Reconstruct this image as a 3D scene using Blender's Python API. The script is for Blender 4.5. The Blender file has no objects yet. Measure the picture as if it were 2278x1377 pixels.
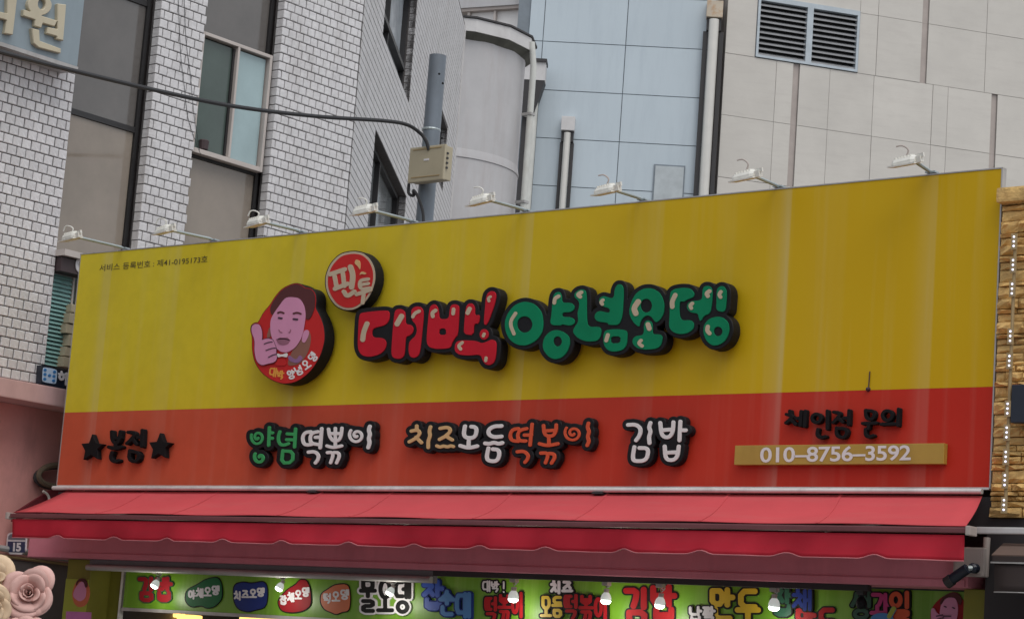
import bpy, bmesh, math, random
import numpy as np
from mathutils import Vector, Matrix
random.seed(7)
S = bpy.context.scene
COL = S.collection
rad = math.radians

# ------------------------------------------------------------------ camera, sky, sun, exposure
F_PX, YAW, PITCH, ROLL = 5122.7, -0.692504, 0.162434, 0.0735335
CAM = Vector((16.9914, -14.0079, 1.6))
PW, PH = 2278.0, 1377.0
_fw = Vector((math.sin(YAW)*math.cos(PITCH), math.cos(YAW)*math.cos(PITCH), math.sin(PITCH)))
_r0 = Vector((math.cos(YAW), -math.sin(YAW), 0)); _u0 = _r0.cross(_fw)
_rt = _r0*math.cos(ROLL) + _u0*math.sin(ROLL)
_up = -_r0*math.sin(ROLL) + _u0*math.cos(ROLL)
cd = bpy.data.cameras.new('camera'); cam = bpy.data.objects.new('camera', cd); COL.objects.link(cam)
cd.sensor_width = 36; cd.sensor_fit = 'HORIZONTAL'; cd.lens = 36*F_PX/PW
cd.clip_start = .1; cd.clip_end = 2000
cam.matrix_world = Matrix(((_rt.x, _up.x, -_fw.x, CAM.x), (_rt.y, _up.y, -_fw.y, CAM.y), (_rt.z, _up.z, -_fw.z, CAM.z), (0, 0, 0, 1)))
S.camera = cam

SUN_EL, SUN_AZ = 60, 116          # degrees; azimuth clockwise from +y
w = bpy.data.worlds.new('World'); S.world = w; w.use_nodes = True
nt = w.node_tree; nt.nodes.clear()
sky = nt.nodes.new('ShaderNodeTexSky'); sky.sky_type = 'NISHITA'; sky.sun_disc = False
sky.sun_elevation = rad(SUN_EL); sky.sun_rotation = rad(SUN_AZ); sky.air_density = 1.0; sky.dust_density = 6.0; sky.ozone_density = 1.0
hs = nt.nodes.new('ShaderNodeHueSaturation'); hs.inputs['Saturation'].default_value = .42
bg = nt.nodes.new('ShaderNodeBackground'); bg.inputs['Strength'].default_value = .10
ou = nt.nodes.new('ShaderNodeOutputWorld')
ov = nt.nodes.new('ShaderNodeMix'); ov.data_type = 'RGBA'; ov.inputs['Factor'].default_value = .85; ov.inputs['B'].default_value = (6.2, 6.5, 6.9, 1)   # even cloud cover over the clear sky
nt.links.new(sky.outputs[0], hs.inputs['Color']); nt.links.new(hs.outputs[0], ov.inputs['A']); nt.links.new(ov.outputs['Result'], bg.inputs['Color']); nt.links.new(bg.outputs[0], ou.inputs['Surface'])
sd = bpy.data.lights.new('sun', 'SUN'); sd.energy = 1.0; sd.angle = rad(40); sd.color = (1, .955, .9)
sun = bpy.data.objects.new('sun', sd); COL.objects.link(sun); sun.location = (0, -10, 30)
_sd = Vector((math.sin(rad(SUN_AZ))*math.cos(rad(SUN_EL)), math.cos(rad(SUN_AZ))*math.cos(rad(SUN_EL)), math.sin(rad(SUN_EL))))
sun.rotation_euler = _sd.to_track_quat('Z', 'Y').to_euler()
S.view_settings.view_transform = 'Standard'; S.view_settings.look = 'None'
S.view_settings.exposure = 0.47; S.view_settings.gamma = 1; S.view_settings.use_curve_mapping = False

# ------------------------------------------------------------------ surveying: photo measurement -> point on a real plane
def ray(px, py): return _fw + _rt*((px-PW/2)/F_PX) - _up*((py-PH/2)/F_PX)
class Plane:
    """vertical plane through O, U horizontal to the right as seen from the front, V up, N to the viewer"""
    def __init__(s, O, U):
        s.O = Vector(O); s.U = Vector((U[0], U[1], 0)).normalized(); s.V = Vector((0, 0, 1)); s.N = s.U.cross(s.V)
    def hit(s, px, py, n=0.0):
        d = ray(px, py); k = ((s.O + s.N*n - CAM).dot(s.N))/d.dot(s.N); return CAM + d*k
    def uv(s, px, py, n=0.0):
        q = s.hit(px, py, n) - s.O; return q.dot(s.U), q.z
    def P(s, u, v, n=0.0): return s.O + s.U*u + s.V*v + s.N*n
def yplane(y): return Plane((0, y, 0), (1, 0))
def xplane(x): return Plane((x, 0, 0), (0, 1))
def at(px, py, D):
    d = ray(px, py); return CAM + d*(D/math.hypot(d.x, d.y))
def level(px, py, z):
    d = ray(px, py); return CAM + d*((z-CAM.z)/d.z)

# ------------------------------------------------------------------ materials
def mat(name, col, rough=.6, metal=0., var=.12, scale=3., bump=0., bscale=60., rand=0., dirt=None, dscale=(1, 1, .25), damt=.5, spec=.5, emit=0., ecol=None, coat=0., alpha=1.):
    m = bpy.data.materials.new(name); m.use_nodes = True; n = m.node_tree.nodes; L = m.node_tree.links
    b = n['Principled BSDF']; b.inputs['Roughness'].default_value = rough; b.inputs['Metallic'].default_value = metal
    b.inputs['Specular IOR Level'].default_value = spec; b.inputs['Coat Weight'].default_value = coat
    tc = n.new('ShaderNodeTexCoord')
    noi = n.new('ShaderNodeTexNoise'); noi.inputs['Scale'].default_value = scale; noi.inputs['Detail'].default_value = 5; noi.inputs['Roughness'].default_value = .62
    L.new(tc.outputs['Object'], noi.inputs['Vector'])
    mr = n.new('ShaderNodeMapRange'); mr.inputs[1].default_value = .3; mr.inputs[2].default_value = .7; mr.inputs[3].default_value = 1-var; mr.inputs[4].default_value = 1+var
    L.new(noi.outputs[0], mr.inputs[0])
    val = mr.outputs[0]
    if rand:
        oi = n.new('ShaderNodeObjectInfo'); r2 = n.new('ShaderNodeMapRange'); r2.inputs[3].default_value = 1-rand; r2.inputs[4].default_value = 1+rand
        L.new(oi.outputs['Random'], r2.inputs[0]); mm = n.new('ShaderNodeMath'); mm.operation = 'MULTIPLY'
        L.new(val, mm.inputs[0]); L.new(r2.outputs[0], mm.inputs[1]); val = mm.outputs[0]
    mx = n.new('ShaderNodeVectorMath'); mx.operation = 'SCALE'; mx.inputs[0].default_value = col; L.new(val, mx.inputs['Scale'])
    cout = mx.outputs[0]
    if dirt:
        mp = n.new('ShaderNodeMapping'); mp.inputs['Scale'].default_value = dscale; L.new(tc.outputs['Object'], mp.inputs[0])
        n2 = n.new('ShaderNodeTexNoise'); n2.inputs['Scale'].default_value = 2.2; n2.inputs['Detail'].default_value = 7; n2.inputs['Roughness'].default_value = .7
        L.new(mp.outputs[0], n2.inputs['Vector'])
        cr = n.new('ShaderNodeMapRange'); cr.inputs[1].default_value = .48; cr.inputs[2].default_value = .75; cr.inputs[3].default_value = 0; cr.inputs[4].default_value = damt
        L.new(n2.outputs[0], cr.inputs[0])
        mi = n.new('ShaderNodeMix'); mi.data_type = 'RGBA'; mi.inputs['B'].default_value = (*dirt, 1)
        L.new(cr.outputs[0], mi.inputs['Factor']); L.new(cout, mi.inputs['A']); cout = mi.outputs['Result']
    L.new(cout, b.inputs['Base Color'])
    rr = n.new('ShaderNodeMapRange'); rr.inputs[1].default_value = .3; rr.inputs[2].default_value = .7; rr.inputs[3].default_value = max(0, rough-.07); rr.inputs[4].default_value = min(1, rough+.07)
    L.new(noi.outputs[0], rr.inputs[0]); L.new(rr.outputs[0], b.inputs['Roughness'])
    if bump:
        nb = n.new('ShaderNodeTexNoise'); nb.inputs['Scale'].default_value = bscale; nb.inputs['Detail'].default_value = 4; L.new(tc.outputs['Object'], nb.inputs['Vector'])
        bp = n.new('ShaderNodeBump'); bp.inputs['Strength'].default_value = bump; bp.inputs['Distance'].default_value = .02
        L.new(nb.outputs[0], bp.inputs['Height']); L.new(bp.outputs[0], b.inputs['Normal'])
    if emit:
        b.inputs['Emission Color'].default_value = (*(ecol or col), 1); b.inputs['Emission Strength'].default_value = emit
    if alpha < 1: b.inputs['Alpha'].default_value = alpha
    return m

def sign_mat(name, left, right, streak, wear=.35):
    """printed sign film: base colour that has faded more at the left end, washed-out drip streaks under the lamp arms"""
    m = mat(name, left, rough=.45, var=.05, scale=6, spec=.2); n = m.node_tree.nodes; L = m.node_tree.links
    b = n['Principled BSDF']; old = [l for l in L if l.to_socket == b.inputs['Base Color']][0].from_socket
    tc = [x for x in n if x.type == 'TEX_COORD'][0]
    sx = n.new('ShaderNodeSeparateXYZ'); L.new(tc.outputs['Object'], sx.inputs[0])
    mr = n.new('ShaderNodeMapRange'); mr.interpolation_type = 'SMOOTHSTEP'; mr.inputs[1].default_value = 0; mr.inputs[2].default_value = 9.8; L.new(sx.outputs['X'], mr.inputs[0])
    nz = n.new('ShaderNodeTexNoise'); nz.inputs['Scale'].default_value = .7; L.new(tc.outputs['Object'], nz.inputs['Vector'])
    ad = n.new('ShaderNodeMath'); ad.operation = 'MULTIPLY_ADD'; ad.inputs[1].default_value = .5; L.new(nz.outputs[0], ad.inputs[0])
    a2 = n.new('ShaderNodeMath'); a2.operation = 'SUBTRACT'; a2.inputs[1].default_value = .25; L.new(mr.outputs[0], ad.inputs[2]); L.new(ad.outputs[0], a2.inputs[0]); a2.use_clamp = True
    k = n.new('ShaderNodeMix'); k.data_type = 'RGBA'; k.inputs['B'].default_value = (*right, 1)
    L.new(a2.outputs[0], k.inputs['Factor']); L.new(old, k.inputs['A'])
    total = None
    for xc, wd, am in ((.42, .10, .9), (1.35, .14, .45), (2.95, .11, .5), (4.22, .16, .28), (5.50, .07, .85), (6.75, .14, .35), (7.92, .09, .9), (8.35, .2, .2), (9.12, .10, .7)):
        s1 = n.new('ShaderNodeMath'); s1.operation = 'SUBTRACT'; s1.inputs[1].default_value = xc; L.new(sx.outputs['X'], s1.inputs[0])
        s2 = n.new('ShaderNodeMapRange'); s2.interpolation_type = 'SMOOTHSTEP'; s2.inputs[1].default_value = wd*.55; s2.inputs[2].default_value = wd*.35; L.new(s1.outputs[0], s2.inputs[0])
        s3 = n.new('ShaderNodeMapRange'); s3.interpolation_type = 'SMOOTHSTEP'; s3.inputs[1].default_value = -wd*1.6; s3.inputs[2].default_value = wd*.3; s3.inputs[3].default_value = 0; s3.inputs[4].default_value = am*.7
        L.new(s1.outputs[0], s3.inputs[0]); s4 = n.new('ShaderNodeMath'); s4.operation = 'MULTIPLY'; L.new(s2.outputs[0], s4.inputs[0]); L.new(s3.outputs[0], s4.inputs[1]); s3 = s4
        if total is None: total = s3.outputs[0]
        else:
            ad = n.new('ShaderNodeMath'); ad.operation = 'ADD'; L.new(total, ad.inputs[0]); L.new(s3.outputs[0], ad.inputs[1]); total = ad.outputs[0]
    mp = n.new('ShaderNodeMapping'); mp.inputs['Scale'].default_value = (9, 1, .3); L.new(tc.outputs['Object'], mp.inputs[0])
    n2 = n.new('ShaderNodeTexNoise'); n2.inputs['Scale'].default_value = 1; n2.inputs['Detail'].default_value = 4; L.new(mp.outputs[0], n2.inputs['Vector'])
    m3 = n.new('ShaderNodeMath'); m3.operation = 'MULTIPLY'; L.new(total, m3.inputs[0]); L.new(n2.outputs[0], m3.inputs[1])
    m4 = n.new('ShaderNodeMath'); m4.operation = 'MULTIPLY_ADD'; m4.inputs[1].default_value = 1.0; m4.inputs[2].default_value = 0; m4.use_clamp = True; L.new(m3.outputs[0], m4.inputs[0])
    # light general chalking
    n3 = n.new('ShaderNodeMapRange'); n3.inputs[1].default_value = .52; n3.inputs[2].default_value = .8; n3.inputs[3].default_value = 0; n3.inputs[4].default_value = .12; L.new(n2.outputs[0], n3.inputs[0])
    m5 = n.new('ShaderNodeMath'); m5.operation = 'MULTIPLY_ADD'; m5.inputs[1].default_value = wear*2; L.new(m4.outputs[0], m5.inputs[0]); L.new(n3.outputs[0], m5.inputs[2]); m5.use_clamp = True
    k2 = n.new('ShaderNodeMix'); k2.data_type = 'RGBA'; k2.inputs['B'].default_value = (*streak, 1)
    L.new(m5.outputs[0], k2.inputs['Factor']); L.new(k.outputs['Result'], k2.inputs['A']); L.new(k2.outputs['Result'], b.inputs['Base Color'])
    return m

M = dict(
    yellow=sign_mat('sign_yellow', (.66, .535, .03), (.58, .36, .003), (.58, .53, .30)),  # amber right colour paints in a warm glow at that end
    red=sign_mat('sign_red', (.56, .10, .048), (.50, .024, .012), (.55, .30, .24)),
    black=mat('letter_black', (.010, .010, .012), .6, var=.3, spec=.2),
    blackrim=mat('letter_side', (.010, .010, .012), .6),
    lred=mat('letter_red', (.50, .014, .028), .6, var=.10, spec=.12), lgreen=mat('letter_green', (.004, .20, .088), .6, var=.10, spec=.12),
    beige=mat('highlight_beige', (.50, .40, .28), .55, var=.06), white=mat('letter_white', (.72, .70, .69), .5, var=.04),
    lime=mat('letter_lime', (.03, .32, .09), .5, var=.06), tan=mat('letter_tan', (.62, .40, .18), .5, var=.06), orange=mat('letter_orange', (.60, .075, .018), .5, var=.06),
    skin=mat('print_pink', (.62, .27, .42), .6, var=.04, spec=.15), skin2=mat('print_mauve', (.30, .11, .17), .5), hair=mat('print_brown', (.10, .032, .034), .6, var=.05, spec=.15), disc=mat('print_red', (.52, .025, .025), .6, var=.05, spec=.15),
    jacket=mat('print_tan_brown', (.24, .10, .07), .5), line=mat('print_line', (.05, .02, .04), .5), purple=mat('print_purple', (.26, .12, .26), .5),
    gold=mat('plate_gold', (.42, .27, .045), .45, var=.08, dirt=(.2, .12, .03), damt=.35), starblk=mat('letter_soft_black', (.010, .009, .010), .8, spec=.15),
    alu=mat('aluminium', (.72, .71, .70), .35, .25, var=.08, dirt=(.2, .18, .16)), alud=mat('aluminium_dull', (.42, .41, .40), .5, .3, dirt=(.15, .13, .11)),
    steel=mat('pole_grey', (.17, .20, .235), .5, .2, var=.12, dirt=(.09, .08, .08), damt=.4), galv=mat('galvanised', (.38, .43, .44), .45, .5, var=.15),
    lampw=mat('lamp_white', (.72, .71, .66), .5, var=.12, dirt=(.4, .36, .28), damt=.4, dscale=(8, 8, 8)), glass=mat('glass_grey', (.5, .52, .52), .08, var=.02),
    brick=mat('brick_white', (.62, .61, .62), .55, var=.10, scale=7, rand=.11, bump=.3, bscale=35, dirt=(.33, .30, .285), damt=.45, dscale=(1.5, 1.5, .35)), mortar=mat('mortar_dark', (.085, .078, .078), .9, var=.3, scale=12),
    glassdk=mat('glass_brown', (.12, .11, .103), .08, var=.16, scale=1.2, spec=.8), glassbg=mat('glass_beige', (.27, .23, .19), .08, var=.14, scale=1.4, spec=.6, dirt=(.25, .21, .18), dscale=(.6, .6, .4), damt=.6),  # lower bay glass has its beige reflection put into the colour
    framedk=mat('frame_dark', (.022, .021, .022), .5), framew=mat('frame_pale', (.50, .45, .42), .5, var=.06), glassgr=mat('glass_green', (.07, .095, .085), .15, var=.2, scale=1.5), glasscy=mat('glass_cyan', (.33, .44, .46), .2, var=.12, scale=1.5),
    glasspale=mat('glass_pale', (.50, .54, .58), .15, var=.12), glassgrey=mat('glass_dim', (.22, .235, .24), .1, var=.15), teal=mat('blind_teal', (.22, .40, .38), .6, var=.08), maroon=mat('sign_maroon', (.055, .035, .038), .6), cardboard=mat('boxes_cream', (.46, .40, .28), .8, var=.12),
    pink=mat('paint_pink', (.56, .37, .36), .8, var=.08, dirt=(.28, .17, .16), damt=.35), pinkd=mat('paint_pink_wall', (.66, .31, .28), .85, var=.1, dirt=(.2, .1, .1), damt=.4), lint=mat('lintel_pink', (.66, .23, .29), .6, var=.07, dirt=(.32, .11, .13), damt=.4),
    plaster=mat('plaster_white', (.47, .465, .475), .85, var=.07, scale=1.5, bump=.1, dirt=(.36, .31, .30), dscale=(1.2, 1.2, .18), damt=.45), plasterd=mat('cornice_white', (.58, .57, .57), .7, var=.08, dirt=(.24, .22, .2), dscale=(.8, .8, .5), damt=.4), underg=mat('underside_dark', (.10, .10, .085), .9, var=.3),  # cornice underside is a mottled dark grey-green
    blue=mat('panel_blue', (.47, .54, .59), .4, var=.025, scale=.5, rand=.025, dirt=(.30, .36, .42), dscale=(2, 2, .3), damt=.25), jointd=mat('joint_dark', (.20, .23, .26), .9), bluedoor=mat('hatch_grey', (.42, .46, .48), .5),
    stone=mat('stone_white', (.545, .52, .48), .7, var=.06, scale=.8, rand=.03, dirt=(.40, .365, .34), dscale=(.5, .5, 3.5), damt=.28, bump=.04), jointg=mat('joint_grey', (.30, .28, .26), .9), slot=mat('slot_taupe', (.40, .35, .325), .8, var=.1),
    louvre=mat('louvre_grey', (.27, .275, .285), .5, .2, var=.1), louvref=mat('louvre_frame', (.42, .47, .51), .5, .2), voidm=mat('void_black', (.008, .008, .009), .9), chrome=mat('pipe_steel', (.60, .58, .54), .35, .45, var=.05), pipew=mat('pipe_white', (.55, .56, .53), .5, var=.1, dirt=(.34, .28, .22), damt=.5), flash=mat('flashing_dark', (.035, .033, .035), .6), rust=mat('hopper_rust', (.50, .43, .34), .7, var=.1, dirt=(.42, .2, .06), dscale=(3, 3, 3), damt=.9),
    boxbeige=mat('box_beige', (.43, .38, .27), .55, var=.06, dirt=(.28, .23, .16), damt=.3), cable=mat('cable_black', (.018, .018, .02), .6),
    clinic=mat('sign_slate', (.235, .29, .325), .5, var=.06, dirt=(.14, .17, .18), damt=.4), cream=mat('letter_cream', (.50, .45, .33), .6, var=.06, dirt=(.3, .26, .2), damt=.3),
    awning=mat('awning_red', (.60, .032, .055), .85, var=.05, scale=2, bump=.06, bscale=220, spec=.15, dirt=(.5, .05, .07), dscale=(.5, 3, 3), damt=.5), awnpale=mat('awning_sheen_faded', (.66, .095, .11), .85, var=.05, scale=2, bump=.06, bscale=220, spec=.2, dirt=(.62, .15, .15), dscale=(.5, 3, 3), damt=.5), awnside=mat('awning_rust', (.14, .012, .02), .85), hem=mat('awning_hem', (.50, .16, .18), .8), barred=mat('bar_dull_red', (.17, .055, .062), .5, .2),  # canopy paler than valance: grazing sheen and fading put into its colour
    green=mat('menu_green', (.13, .30, .012), .4, var=.12, scale=1.0, dirt=(.24, .40, .07), dscale=(3.0, 1, .05), damt=.8), olive=mat('post_olive', (.19, .18, .018), .6, var=.15), oliveb=mat('post_lime', (.32, .36, .04), .5, var=.08),
    fadedprint=mat('print_faded_black', (.085, .07, .02), .6), amber=mat('print_amber', (.70, .30, .04), .5), mred=mat('menu_red', (.34, .010, .014), .6, spec=.2), myel=mat('menu_yellow', (.60, .40, .012), .45), mblk=mat('menu_black', (.010, .010, .010), .6, spec=.2), mwht=mat('menu_white', (.66, .64, .66), .5), mgrn=mat('menu_bottle_green', (.004, .12, .035), .55, spec=.2, var=.1), mnavy=mat('menu_navy', (.014, .03, .17), .6, spec=.2), mblue=mat('menu_blue', (.015, .07, .40), .45), mlblue=mat('menu_light_blue', (.05, .19, .45), .45), morg=mat('menu_orange', (.55, .13, .04), .45), mdred=mat('menu_dark_red', (.27, .012, .018), .6, spec=.2), mpink=mat('menu_magenta', (.48, .03, .17), .45), mdgrn=mat('menu_deep_green', (.012, .065, .035), .45),
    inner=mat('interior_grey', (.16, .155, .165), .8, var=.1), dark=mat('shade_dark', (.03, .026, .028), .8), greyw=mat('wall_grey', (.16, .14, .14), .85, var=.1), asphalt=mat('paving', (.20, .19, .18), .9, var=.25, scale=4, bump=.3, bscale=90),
    gstone=mat('stone_gold', (.70, .455, .17), .8, var=.25, scale=9, rand=.16, bump=.5, bscale=28, dirt=(.38, .20, .06), dscale=(4, 4, 8), damt=.6), gbase=mat('stone_bed', (.10, .055, .02), .9), navy=mat('panel_navy', (.012, .018, .032), .4),
    brownaw=mat('awning_brown', (.115, .075, .06), .8, var=.1), brownd=mat('awning_valance_brown', (.04, .028, .026), .85), led=mat('led_white', (.6, .62, .9), .3, emit=1.3, ecol=(.72, .76, 1.0)), wire=mat('wire_tan', (.36, .26, .13), .6),
    rope=mat('rope_brown', (.16, .125, .085), .85, var=.2, scale=20), socket=mat('socket_grey', (.42, .36, .33), .5), bulbg=mat('bulb_glass', (.75, .80, .76), .05, spec=1.0, emit=.22, ecol=(.9, 1, .95)), bulbl=mat('bulb_lit', (.9, 1, .95), .3, emit=4.5, ecol=(.93, 1.0, .95)), warm=mat('lamp_warm', (1, .75, .3), .4, emit=1.5, ecol=(1.0, .62, .16)),
    petal=mat('petal_pink', (.64, .40, .36), .65, var=.12, scale=30, spec=.25, rand=.06), petalc=mat('petal_cream', (.62, .46, .31), .7, var=.15, scale=30, spec=.25, rand=.1), stem=mat('stem_green', (.05, .10, .03), .7),
    plate=mat('plate_navy', (.018, .03, .085), .4), plateg=mat('plate_grey', (.13, .14, .17), .4), sticker=mat('sticker_pink', (.50, .16, .38), .5), dotblue=mat('dot_blue', (.03, .17, .42), .5), paleblue=mat('icon_pale_blue', (.42, .55, .70), .5), orangesign=mat('sign_orange', (.55, .14, .06), .5),
)

# ------------------------------------------------------------------ object helpers
def link(name, me, m, parent=None, loc=None):
    o = bpy.data.objects.new(name, me); COL.objects.link(o)
    if m is not None and len(me.materials) == 0: me.materials.append(m)
    if parent is not None:
        o.parent = parent; o.matrix_parent_inverse = pinv(parent)
    if loc is not None: o.location = loc
    return o
def pinv(p):
    mtx = p.matrix_basis.copy()
    if p.parent is not None: mtx = p.parent.matrix_basis @ p.matrix_parent_inverse @ mtx
    return mtx.inverted()
def tag(o, label=None, cat=None, group=None, kind=None):
    if label: o['label'] = label
    if cat: o['category'] = cat
    if group: o['group'] = group
    if kind: o['kind'] = kind
    return o
def thing(name, label, cat, loc=(0, 0, 0), group=None):
    o = bpy.data.objects.new(name, None); COL.objects.link(o); o.location = loc; o.empty_display_size = .1
    return tag(o, label, cat, group)
def mesh(name, vs, fs, smooth=False):
    me = bpy.data.meshes.new(name); me.from_pydata([tuple(v) for v in vs], [], fs); me.update()
    bm = bmesh.new(); bm.from_mesh(me); bmesh.ops.recalc_face_normals(bm, faces=bm.faces); bm.to_mesh(me); bm.free()
    if smooth:
        for p in me.polygons: p.use_smooth = True
    return me
BOXF = [(0, 1, 2, 3), (7, 6, 5, 4), (0, 4, 5, 1), (1, 5, 6, 2), (2, 6, 7, 3), (3, 7, 4, 0)]
class MB:
    """collects shapes into one mesh"""
    def __init__(s): s.v = []; s.f = []
    def add(s, vs, fs): k = len(s.v); s.v += [Vector(v) for v in vs]; s.f += [tuple(i+k for i in f) for f in fs]; return s
    def hexa(s, a): return s.add(a, BOXF)
    def box(s, x0, x1, y0, y1, z0, z1):
        return s.hexa([(x0, y0, z0), (x1, y0, z0), (x1, y0, z1), (x0, y0, z1), (x0, y1, z0), (x1, y1, z0), (x1, y1, z1), (x0, y1, z1)])
    def pbox(s, pl, u0, u1, v0, v1, n0, n1):      # box on a wall plane: n1 is the front
        return s.hexa([pl.P(u0, v0, n1), pl.P(u1, v0, n1), pl.P(u1, v1, n1), pl.P(u0, v1, n1), pl.P(u0, v0, n0), pl.P(u1, v0, n0), pl.P(u1, v1, n0), pl.P(u0, v1, n0)])
    def tube(s, pts, r, seg=8, cap=True):
        pts = [Vector(p) for p in pts]; rs = r if isinstance(r, (list, tuple)) else [r]*len(pts); k = len(s.v); up0 = None
        for i, p in enumerate(pts):
            d = (pts[min(i+1, len(pts)-1)] - pts[max(i-1, 0)]).normalized()
            if up0 is None: up0 = Vector((0, 0, 1)) if abs(d.z) < .9 else Vector((1, 0, 0))
            a = d.cross(up0).normalized(); b = a.cross(d).normalized(); up0 = b
            for j in range(seg):
                t = 2*math.pi*j/seg; s.v.append(p + (a*math.cos(t) + b*math.sin(t))*rs[i])
        for i in range(len(pts)-1):
            for j in range(seg):
                s.f.append((k+i*seg+j, k+i*seg+(j+1) % seg, k+(i+1)*seg+(j+1) % seg, k+(i+1)*seg+j))
        if cap:
            s.f.append(tuple(range(k+seg-1, k-1, -1))); e = k+(len(pts)-1)*seg; s.f.append(tuple(range(e, e+seg)))
        return s
    def lathe(s, c, prof, seg=16, axis=None):     # prof: (radius, height) along axis
        ax = Vector(axis or (0, 0, 1)).normalized(); a = ax.orthogonal().normalized(); b = ax.cross(a); k = len(s.v)
        for r, h in prof:
            for j in range(seg):
                t = 2*math.pi*j/seg; s.v.append(Vector(c) + ax*h + (a*math.cos(t) + b*math.sin(t))*max(r, 1e-4))
        for i in range(len(prof)-1):
            for j in range(seg): s.f.append((k+i*seg+j, k+i*seg+(j+1) % seg, k+(i+1)*seg+(j+1) % seg, k+(i+1)*seg+j))
        s.f.append(tuple(range(k+seg-1, k-1, -1))); e = k+(len(prof)-1)*seg; s.f.append(tuple(range(e, e+seg)))
        return s
    def build(s, name, m, parent=None, smooth=False, bevel=0, loc=None):
        me = mesh(name, s.v, s.f, False)
        if bevel:
            bm = bmesh.new(); bm.from_mesh(me)
            bmesh.ops.bevel(bm, geom=[e for e in bm.edges if len(e.link_faces) == 2 and e.calc_face_angle(0) > .5], offset=bevel, segments=2, profile=.7, affect='EDGES', clamp_overlap=True)
            bm.to_mesh(me); bm.free()
        if smooth:
            for p in me.polygons: p.use_smooth = True
            me.set_sharp_from_angle(angle=rad(40))
        return link(name, me, m, parent, loc)

# ------------------------------------------------------------------ lettering: strokes and outlines -> distance field -> contour -> solid
def chaikin(p, n=2):
    p = [tuple(map(float, q)) for q in p]
    for _ in range(n):
        q = []
        for i in range(len(p)):
            a, b = p[i], p[(i+1) % len(p)]
            q += [(.78*a[0]+.22*b[0], .78*a[1]+.22*b[1]), (.22*a[0]+.78*b[0], .22*a[1]+.78*b[1])]
        p = q
    return p
def smoothline(p, n=2):
    for _ in range(n):
        q = [p[0]]
        for i in range(len(p)-1):
            a, b = p[i], p[i+1]
            q += [(.75*a[0]+.25*b[0], .75*a[1]+.25*b[1]), (.25*a[0]+.75*b[0], .25*a[1]+.75*b[1])]
        p = q + [p[-1]]
    return p
def ell(cx, cy, rx, ry, n=20, rot=0):
    c, s = math.cos(rot), math.sin(rot); o = []
    for i in range(n):
        t = 2*math.pi*i/n; x, y = rx*math.cos(t), ry*math.sin(t); o.append((cx+x*c-y*s, cy+x*s+y*c))
    return o
class Ink:
    """shapes in photo pixels; T maps tracing coordinates to photo pixels"""
    def __init__(s, ox=0, oy=0, k=1): s.ox, s.oy, s.k = ox, oy, k; s.pos = []; s.neg = []
    def T(s, p): return [(s.ox+x*s.k, s.oy+y*s.k) for x, y in p]
    def poly(s, p, n=2): s.pos.append(('P', chaikin(s.T(p), n))); return s
    def hard(s, p): s.pos.append(('P', s.T(p))); return s
    def hole(s, p, n=2): s.neg.append(('P', chaikin(s.T(p), n))); return s
    def st(s, r, *lines, n=2):
        for l in lines: s.pos.append(('S', smoothline(s.T(l), n), r*s.k))
        return s
    def bounds(s, m):
        a = np.array([q for t in s.pos for q in t[1]]); rr = max([t[2] for t in s.pos if t[0] == 'S'] + [0])
        return a[:, 0].min()-m-rr, a[:, 0].max()+m+rr, a[:, 1].min()-m-rr, a[:, 1].max()+m+rr
    def field(s, X, Y, grow, holes=True):
        def seg(a, b):
            dx, dy = b[0]-a[0], b[1]-a[1]; L = dx*dx+dy*dy+1e-12
            t = np.clip(((X-a[0])*dx+(Y-a[1])*dy)/L, 0, 1); return np.hypot(X-a[0]-t*dx, Y-a[1]-t*dy)
        def one(t):
            p = t[1]
            if t[0] == 'S':
                if len(p) == 1: return np.hypot(X-p[0][0], Y-p[0][1])-t[2]
                return np.minimum.reduce([seg(p[i], p[i+1]) for i in range(len(p)-1)])-t[2]
            d = np.minimum.reduce([seg(p[i], p[(i+1) % len(p)]) for i in range(len(p))]); ins = np.zeros(X.shape, bool)
            for i in range(len(p)):
                (x1, y1), (x2, y2) = p[i], p[(i+1) % len(p)]
                if y1 != y2: ins ^= ((y1 > Y) != (y2 > Y)) & (X < (x2-x1)*(Y-y1)/(y2-y1)+x1)
            return np.where(ins, -d, d)
        f = np.minimum.reduce([one(t) for t in s.pos])
        if holes and s.neg: f = np.maximum(f, -np.minimum.reduce([one(t) for t in s.neg]))
        return f-grow
    def loops(s, grow=0., h=1., holes=True):
        x0, x1, y0, y1 = s.bounds(grow+3*h)
        xs = np.arange(x0, x1+h, h); ys = np.arange(y0, y1+h, h); X, Y = np.meshgrid(xs, ys)
        return march(s.field(X, Y, grow, holes), x0, y0, h)
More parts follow.
